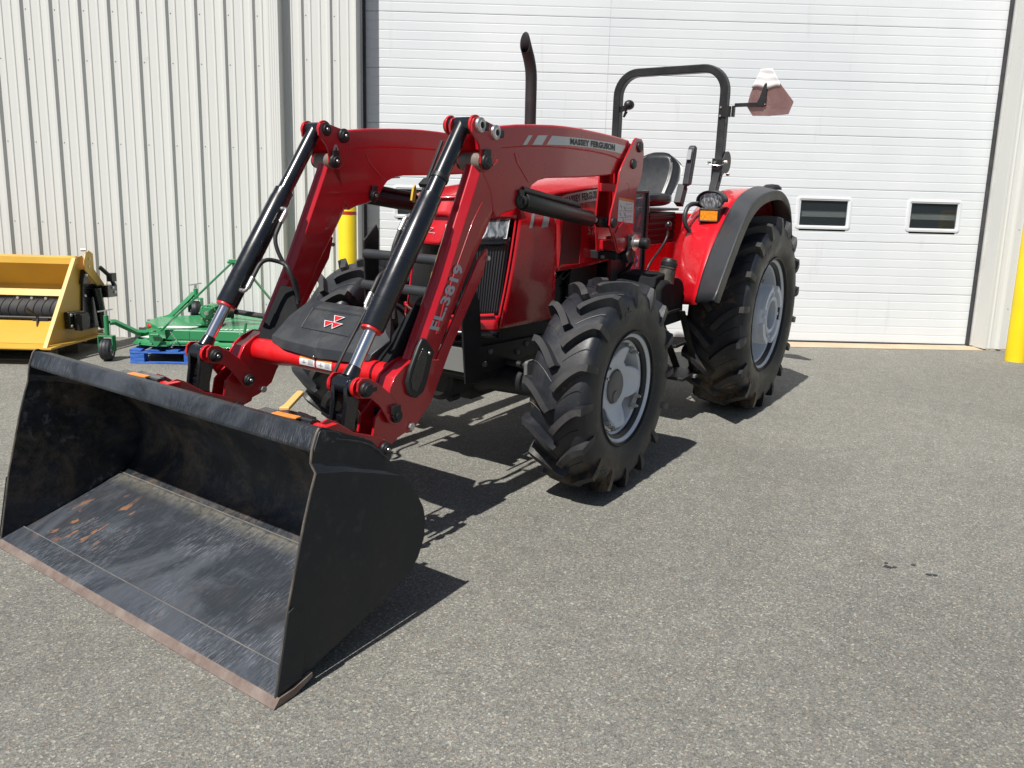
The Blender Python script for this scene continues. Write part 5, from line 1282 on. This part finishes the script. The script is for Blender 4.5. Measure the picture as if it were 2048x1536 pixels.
sg = [(1.085, 2.490), (1.052, 2.392), (.90, 2.382), (.748, 2.388), (.692, 2.465), (.71, 2.565), (.745, 2.665), (.775, 2.728), (.80, 2.735), (.868, 2.752), (.905, 2.720), (.925, 2.690), (.95, 2.65)]
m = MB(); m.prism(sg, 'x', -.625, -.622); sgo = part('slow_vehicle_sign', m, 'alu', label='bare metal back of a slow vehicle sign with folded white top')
m = MB()
def wrap(u, v):
    pts_l = [(.722, 2.625), (.76, 2.70), (.782, 2.735)]; pts_r = [(.962, 2.63), (.93, 2.70), (.905, 2.73)]
    yl = lerp(.722, .785, v ** .8); yr = lerp(.965, .885, v); z = lerp(2.628, 2.762, v) + .008 * math.sin(u * 9) * (1 - v) ; return (-.6125 + .0022 * math.sin(u * 5 + v * 4) + .0022 * math.sin(v * 14 + u * 2), lerp(yl, yr, u), z - (.02 * (1 - abs(u * 2 - 1) * .2) if v < .1 else 0))
m.grid(wrap, 16, 10); part('folded_film', m, 'film', sgo, smooth=25, solid=.002)
# work lamp / horn on the far post
m = MB(); m.ball((-.50, -.375, 2.505), .052, (1.1, .9, .85)); m.cyl((-.51, -.405, 2.45), (-.51, -.43, 2.40), .016, .010, 10); m.beam((-.53, -.48, 2.47), (-.50, -.40, 2.48), .02, .05); part('roll_bar_lamp', m, 'blk2', rb_)
# ================================================================= GREEN MOWER + PALLET
def gz(x, y): return GZ(x, y)
PX0, PX1, PY0, PY1 = -3.745, -2.55, 7.44, 8.45
pz = gz(-3.2, 7.5)
pal = empty('pallet', 'blue painted wooden pallet under the green rotary mower', 'pallet', loc=(0, 0, 0), group='pallets along the wall')
def make_pallet(root, x0, x1, y0, y1, z0f, mat):
    n = 5
    for k in range(3):
        yy = lerp(y0, y1 - .09, k / 2)
        for q in range(3):
            xx = lerp(x0, x1 - .14, q / 2); MB().box(xx, xx + .14, yy + .002, yy + .088, z0f(xx, yy) + .018, z0f(xx, yy) + .105).build('pallet_block', mat, root, bevel=.004)
    for k in range(3):
        yy = lerp(y0, y1 - .09, k / 2)
        z = z0f(x0, yy); MB().beam((x0, yy + .045, z + .010), (x1, yy + .045, z0f(x1, yy) + .010), .09, .016).build('bottom_board', mat, root, bevel=.002)
        MB().beam((x0, yy + .045, z + .113), (x1, yy + .045, z0f(x1, yy) + .113), .095, .018).build('stringer_board', mat, root, bevel=.002)
    for k in range(7):
        xx = lerp(x0, x1 - .12, k / 6); MB().beam((xx + .06, y0 - .004, z0f(xx, y0) + .131), (xx + .06, y1, z0f(xx, y1) + .131), .12, .017).build('deck_board', mat, root, bevel=.002)
make_pallet(pal, PX0, PX1, PY0, PY1, gz, 'bluewood')
mw = empty('rotary_mower', 'green three-point rotary mower standing on a blue pallet by the ribbed wall', 'mower', loc=(0, 0, 0))
def mp(name, mb, mat, parent=mw, **k): return mb.build(name, mat, parent, **k)
ZD = .700   # deck underside (scene z)
# lower skirt plate (stepped)
def slope(y): return .0773 * (y - 7.5)
plan = [(-3.86, 8.35), (-3.86, 7.95), (-3.74, 7.50), (-3.50, 7.42), (-3.37, 7.42), (-3.34, 7.47), (-2.90, 7.47), (-2.86, 7.41), (-2.50, 7.41), (-2.0, 7.50), (-1.75, 7.95), (-1.75, 8.35), (-2.4, 8.5), (-3.2, 8.5)]
m = MB(); m.prism(plan, 'z', ZD + .03, ZD + .038); m.v = [(x, y, z + slope(y)) for x, y, z in m.v]; mp('deck_skirt', m, 'green', bevel=.003)
m = MB(); m.add([(x, y, ZD + .03 + slope(y)) for x, y in plan] + [(lerp(x, -2.8, .0), y, ZD + .075 + slope(y)) for x, y in [( -2.8 + (x + 2.8) * .965, 7.95 + (y - 7.95) * .93) for x, y in plan]], [(k, (k + 1) % 14, 14 + (k + 1) % 14, 14 + k) for k in range(14)]); mp('deck_slope', m, 'green', solid=.006, smooth=20)
pl2 = [(-3.80, 8.25), (-3.80, 7.92), (-3.42, 7.53), (-2.10, 7.53), (-1.80, 7.92), (-1.80, 8.25), (-2.3, 8.42), (-3.3, 8.42)]
m = MB(); m.prism(pl2, 'z', ZD + .07, ZD + .175); m.v = [(x, y, z + slope(y)) for x, y, z in m.v]; mp('deck_box', m, 'green', bevel=.012, seg=3)
m = MB(); m.box(-3.19, -3.187, 7.5275, 7.54, ZD + .09, ZD + .165); m.beam((-3.19, 7.53, ZD + .180), (-3.0, 8.2, ZD + .18 + slope(8.2)), .003, .003); mp('deck_seam', m, 'seal')
m = MB(); m.add([(-3.765, 7.880, .845), (-3.70, 7.812, .838), (-3.70, 7.812, .888), (-3.765, 7.880, .895)], [(0, 1, 2, 3)]); mp('red_reflector', m, 'tube', solid=.006)
m = MB(); m.add([(-3.72, 7.62, ZD + .083), (-3.50, 7.56, ZD + .080), (-3.42, 7.70, ZD + .088), (-3.66, 7.76, ZD + .092)], [(0, 1, 2, 3)]); m.v = [(x, y, z + .002) for x, y, z in m.v]; mp('white_decal', m, 'white', solid=.001)
m = MB()
for x in (-3.66, -3.58, -3.50, -2.8, -2.7): m.lathe([(0, .012), (.010, .010), (.014, 0)], (x, 7.47, ZD + .046), (0, 0, 1), 10)
mp('deck_bolts', m, 'green')
m = MB(); m.grid(lambda u, v: (lerp(-2.72, -2.30, u), 7.528, lerp(ZD + .10, ZD + .155, v)), 1, 1); 
for k, txt in enumerate(('LAND',)): pass
text_obj('lettering', 'GM1072', 'white', lambda u, v: (lerp(-2.98, -2.62, u), 7.56 + .07 * v, ZD + .1785 + slope(7.56 + .07 * v)), bold=.05, parent=mw)
m = MB(); m.grid(lambda u, v: (lerp(-3.55, -3.25, u) + .12 * v, lerp(7.62, 7.72, v), ZD + .1765 + slope(lerp(7.62, 7.72, v))), 1, 1); mp('deck_decal', m, 'white', smooth=0)
# gearbox
GX, GY, GB = -3.07, 7.80, ZD + .175 + slope(7.80)
m = MB(); m.box(GX - .11, GX + .11, GY - .11, GY + .11, GB, GB + .02); m.prism([(GX - .085, GB + .02), (GX + .085, GB + .02), (GX + .06, GB + .07), (GX - .06, GB + .07)], 'y', GY - .08, GY + .08)
m.cyl((GX, GY - .09, GB + .135), (GX, GY + .09, GB + .135), .085, .085, 24); m.box(GX - .07, GX + .07, GY - .08, GY + .08, GB + .06, GB + .20)
m.cyl((GX, GY - .115, GB + .135), (GX, GY - .09, GB + .135), .062, .070, 10)
gb_ = mp('gearbox', m, 'green', bevel=.006)
m = MB(); m.cyl((GX, GY - .122, GB + .135), (GX, GY - .114, GB + .135), .022, .022, 16)
for k in range(8):
    a = k * math.pi / 4; m.cyl((GX + .075 * math.cos(a), GY - .112, GB + .135 + .075 * math.sin(a)), (GX + .075 * math.cos(a), GY - .095, GB + .135 + .075 * math.sin(a)), .009, .009, 6)
mp('gearbox_bolts', m, 'zinc', gb_)
m = MB(); m.cyl((GX + .06, GY + .05, GB + .17), (GX + .20, GY + .10, GB + .16), .095, .088, 24, ); m.tube([(GX + .19, GY + .10, GB + .14), (GX + .75, GY + .05, GB + .07)], .028, 12); mp('drive_shaft', m, 'belt', smooth=40)
# A-frame
AP = Vector((-2.735, 7.62, 1.57))
m = MB()
m.beam(AP + Vector((-.03, 0, -.02)), (-3.455, 7.50, .865), .012, .05, (0, 1, 0)); m.beam(AP + Vector((-.0, .02, -.02)), (-3.02, 8.25, .93), .012, .05, (0, 1, 0))
m.beam(AP + Vector((.04, 0, -.02)), (-2.35, 7.85, 1.02), .012, .05, (0, 1, 0)); m.beam(AP + Vector((-.02, .02, 0)), AP + Vector((-.01, .02, -.16)), .05, .02, (0, 1, 0)); m.box(AP.x - .06, AP.x + .08, AP.y - .03, AP.y + .05, AP.z - .03, AP.z + .005)
m.cyl(AP + Vector((-.08, 0, -.02)), AP + Vector((.10, 0, -.02)), .018, .018, 12); mp('hitch_frame', m, 'green', bevel=.003)
m = MB()
for k in range(7): m.ball(AP + Vector((.055 - .006 * (k % 2), .0, -.05 - .022 * k)), .010, (1, .6, 1), 8)
for k in range(9): m.ball(Vector((-3.33, 7.44, .86)) + Vector((.012 * k if k < 4 else .05 - .012 * (k - 4), 0, -.018 * k)), .008, (1, .6, 1), 8)
mp('chain', m, 'zinc')
for x in (-3.47, -2.60):
    m = MB(); m.prism([(x - .06, .85), (x - .04, .87), (x + .01, .86), (x + .075, .80), (x + .02, .73), (x - .0, .72), (x - .06, .79)], 'y', 7.405, 7.425); m.box(x - .06, x - .045, 7.41, 7.53, .76, .87); mp('hitch_lug', m, 'green', bevel=.003)
m = MB(); m.cyl((-3.50, 7.38, .84), (-3.42, 7.38, .84), .012, .012, 8); m.tube([(-2.62, 7.40, .78), (-2.58, 7.40, .98)], .014, 8); mp('hitch_pin', m, 'green')
# casters
def caster(root, cx, cy, zt, arm_pts, tilt=0, raised=0.0):
    z0 = gz(cx, cy) + raised
    m = MB(); m.tube(arm_pts, .030, 4); root_arm = mp('caster_arm', m, 'green', bevel=.004, smooth=20)
    m = MB(); m.cyl((cx + .01, cy, z0 + .25), (cx + .01, cy, zt), .024, .024, 16); m.box(cx - .068, cx + .068, cy - .03, cy + .05, z0 + .235, z0 + .25); m.box(cx - .075, cx - .063, cy - .03, cy + .04, z0 + .09, z0 + .25); m.box(cx + .063, cx + .075, cy - .03, cy + .04, z0 + .09, z0 + .25)
    mp('caster_fork', m, 'green', bevel=.004)
    m = MB(); m.cyl((cx + .01, cy, zt), (cx + .01, cy, zt + .045), .016, .016, 12); m.beam((cx - .06, cy - .02, zt + .035), (cx + .07, cy + .02, zt + .06), .012, .012); mp('tee_handle', m, 'zinc')
    rot = Matrix.Rotation(tilt, 3, 'Z'); axd = rot @ Vector((1, 0, 0))
    m = MB(); m.lathe([(.060, -.047), (.092, -.050), (.104, -.040), (.108, -.02), (.105, -.018), (.108, -.012), (.108, .012), (.105, .018), (.108, .02), (.104, .040), (.092, .050), (.060, .047)], (cx, cy, z0 + .110), axd, 40); w_ = mp('caster_wheel', m, 'rubber')
    m = MB(); m.lathe([(0, -.03), (.02, -.055), (.03, -.03), (.060, -.035), (.062, -.045), (.064, .045), (.060, .035), (.03, .03), (.02, .055), (0, .03)], (cx, cy, z0 + .110), axd, 32); mp('caster_hub', m, 'zinc', w_)
caster(mw, -4.02, 7.55, 1.00, [(-3.98, 7.56, .93), (-3.95, 7.60, .93), (-3.80, 7.72, .82), (-3.74, 7.76, .81), (-3.60, 7.90, .86)], R_(10))
caster(mw, -3.515, 8.50, 1.22, [(-3.53, 8.50, 1.17), (-3.56, 8.46, 1.12), (-3.70, 8.28, .93), (-3.76, 8.2, .90), (-3.72, 8.10, .90)], R_(25), raised=.24)
# ================================================================= YELLOW IMPLEMENT + PALLET
pal2 = empty('pallet', 'weathered dark wooden pallet in shadow under the yellow implement', 'pallet', loc=(0, 0, 0), group='pallets along the wall')
make_pallet(pal2, -6.0, -4.50, 7.45, 8.40, gz, 'wood')
yi = empty('soil_conditioner', 'mustard yellow box-shaped soil working implement open to the front, on a pallet by the wall', 'implement', loc=(0, 0, 0))
def yp(name, mb, mat, parent=yi, **k): return mb.build(name, mat, parent, **k)
XE = -4.435; XL2 = -6.3
sp = [(7.225, .700), (7.83, 1.53), (7.86, 1.545), (7.92, 1.545), (7.94, 1.51), (7.42, .72), (8.22, .72), (8.22, .70)]
m = MB(); m.prism([(7.225, .700), (7.83, 1.545), (7.87, 1.545), (7.27, .715)], 'x', XE - .03, XE + .012); yp('end_flange', m, 'yel', bevel=.003)
m = MB(); m.prism([(7.30, .705), (7.87, 1.53), (8.05, 1.56), (8.40, 1.20), (8.42, 1.10), (8.26, .77), (8.20, .70)], 'x', XE - .055, XE - .045); yp('end_plate', m, 'yel', bevel=.002)
m = MB(); m.prism([(7.215, .690), (7.215, .706), (7.33, .715), (8.25, .735), (8.25, .715)], 'x', XL2, XE + .06); yp('floor_plate', m, 'yel', bevel=.002)
m = MB(); m.prism([(7.82, 1.475), (7.83, 1.545), (7.92, 1.56), (7.92, 1.48)], 'x', XL2, XE - .02); yp('top_beam', m, 'yel', bevel=.004)
m = MB(); m.prism([(7.86, 1.50), (8.02, 1.26), (8.03, 1.26), (7.88, 1.51)], 'x', XL2, XE - .05); yp('upper_panel', m, 'yel')
m = MB(); m.prism([(8.02, 1.26), (7.94, 1.145), (7.95, 1.14), (8.04, 1.26)], 'x', XL2, XE - .05); yp('middle_panel', m, 'yel')
m = MB(); m.prism([(7.955, 1.15), (7.965, 1.04), (7.975, 1.04), (7.965, 1.15)], 'x', XL2, XE - .05); yp('black_strip', m, 'belt')
m = MB(); m.prism([(7.75, .905), (7.42, .72), (7.43, .715), (7.76, .895)], 'x', XL2, XE - .05); yp('lower_panel', m, 'yel')
m = MB()
for x in (-4.68, -4.83, -4.975, -5.12): m.lathe([(0, .012), (.014, .010), (.018, 0)], (x, 7.952, 1.115), (0, -1, 0), 12)
yp('strip_bolt', m, 'zinc')
# rubber roller with chevrons
m = MB(); m.cyl((XL2, 8.02, .99), (XE - .06, 8.02, .99), .13, .13, 32)
x = XL2
while x < XE - .12:
    for a0 in range(-1, 10):
        pass
    pts1 = [(x, 8.02 - .133 * math.cos(R_(a)), .99 + .133 * math.sin(R_(a))) for a in range(-60, 61, 12)]
    m.tube([(px_ + .035 * abs(i - 5) / 5, py_, pz_) for i, (px_, py_, pz_) in enumerate(pts1)], .0045, 6); x += .085
yp('rubber_roller', m, 'belt')
m = MB(); m.tube([(XL2, 7.78, .93), (XE - .055, 7.78, .93)], .018, 16); m.tube([(-4.62, 7.78, .93), (-4.56, 7.78, .93)], .024, 12)
sh = yp('shaft', m, 'blk2')
m = MB(); m.tube([(-4.86, 7.66, 1.04), (-4.82, 7.76, .95), (-4.74, 7.62, .80)], .010, 8); m.box(-4.86, -4.70, 7.74, 7.80, .905, .93); yp('shaft_fingers', m, 'blk2', sh)
m = MB(); m.prism([(7.62, .90), (7.88, 1.08), (7.94, 1.10), (7.96, .84), (7.70, .80)], 'x', XE - .16, XE - .06); yp('inner_cheek', m, 'yel', bevel=.004)
# drive side: black covers and brackets on the end
m = MB(); m.box(XE - .045, XE + .018, 7.64, 7.90, .84, 1.01); yp('bearing_plate', m, 'blk', bevel=.01)
m = MB(); m.prism([(7.70, .82), (7.70, .99), (7.82, 1.0), (7.86, .95), (7.84, .84)], 'x', XE + .018, XE + .10); yp('bearing_box', m, 'blk2', bevel=.006)
m = MB(); m.prism([(7.92, .80), (7.98, 1.27), (8.28, 1.27), (8.30, .80)], 'x', XE - .044, XE - .02); m.prism([(7.95, 1.27), (8.0, 1.42), (8.05, 1.42), (8.05, 1.27)], 'x', XE - .044, XE + .0); m.tube([(XE + .03, 8.15, 1.22), (XE + .05, 8.20, .80)], .045, 12); m.box(XE - .02, XE + .12, 8.20, 8.40, 1.12, 1.25); yp('drive_cover', m, 'blk', bevel=.006)
m = MB(); m.prism([(7.96, 1.50), (8.00, 1.58), (8.06, 1.615), (8.14, 1.58), (8.14, 1.42), (8.34, 1.24), (8.36, 1.27), (8.38, 1.20), (8.30, 1.16), (7.96, 1.42)], 'x', XE + .01, XE + .022); yp('link_bracket', m, 'yel', bevel=.003)
m = MB()
for y_, z_ in ((8.06, 1.53), (8.04, 1.45)): m.cyl((XE + .02, y_, z_), (XE + .03, y_, z_), .010, .010, 8)
m.cyl((XE - .02, 8.0, 1.62), (XE + .03, 8.0, 1.62), .016, .016, 8)
for y_, z_ in ((7.66, .98), (7.66, .87), (8.0, 1.15), (8.02, .88)): m.lathe([(0, .014), (.014, .012), (.018, 0)], (XE + .018 if y_ < 7.9 else XE - .018, y_, z_), (1, 0, 0), 10)
for y_, z_ in ((8.30, 1.22), (8.34, 1.17), (8.0, 1.36)): m.ball((XE + .12 if y_ > 8.1 else XE + .01, y_, z_), .02, (1, 1, 1), 8)
yp('bolt', m, 'zinc')
m = MB(); m.tube([(XE + .05, 8.20, 1.44), (XE + .10, 8.30, 1.34), (XE + .12, 8.34, 1.24)], .022, 10); m.obox((XE + .10, 8.33, 1.33), (.06, .10, .09)); yp('hydraulic_cylinder', m, 'blk2', bevel=.004)
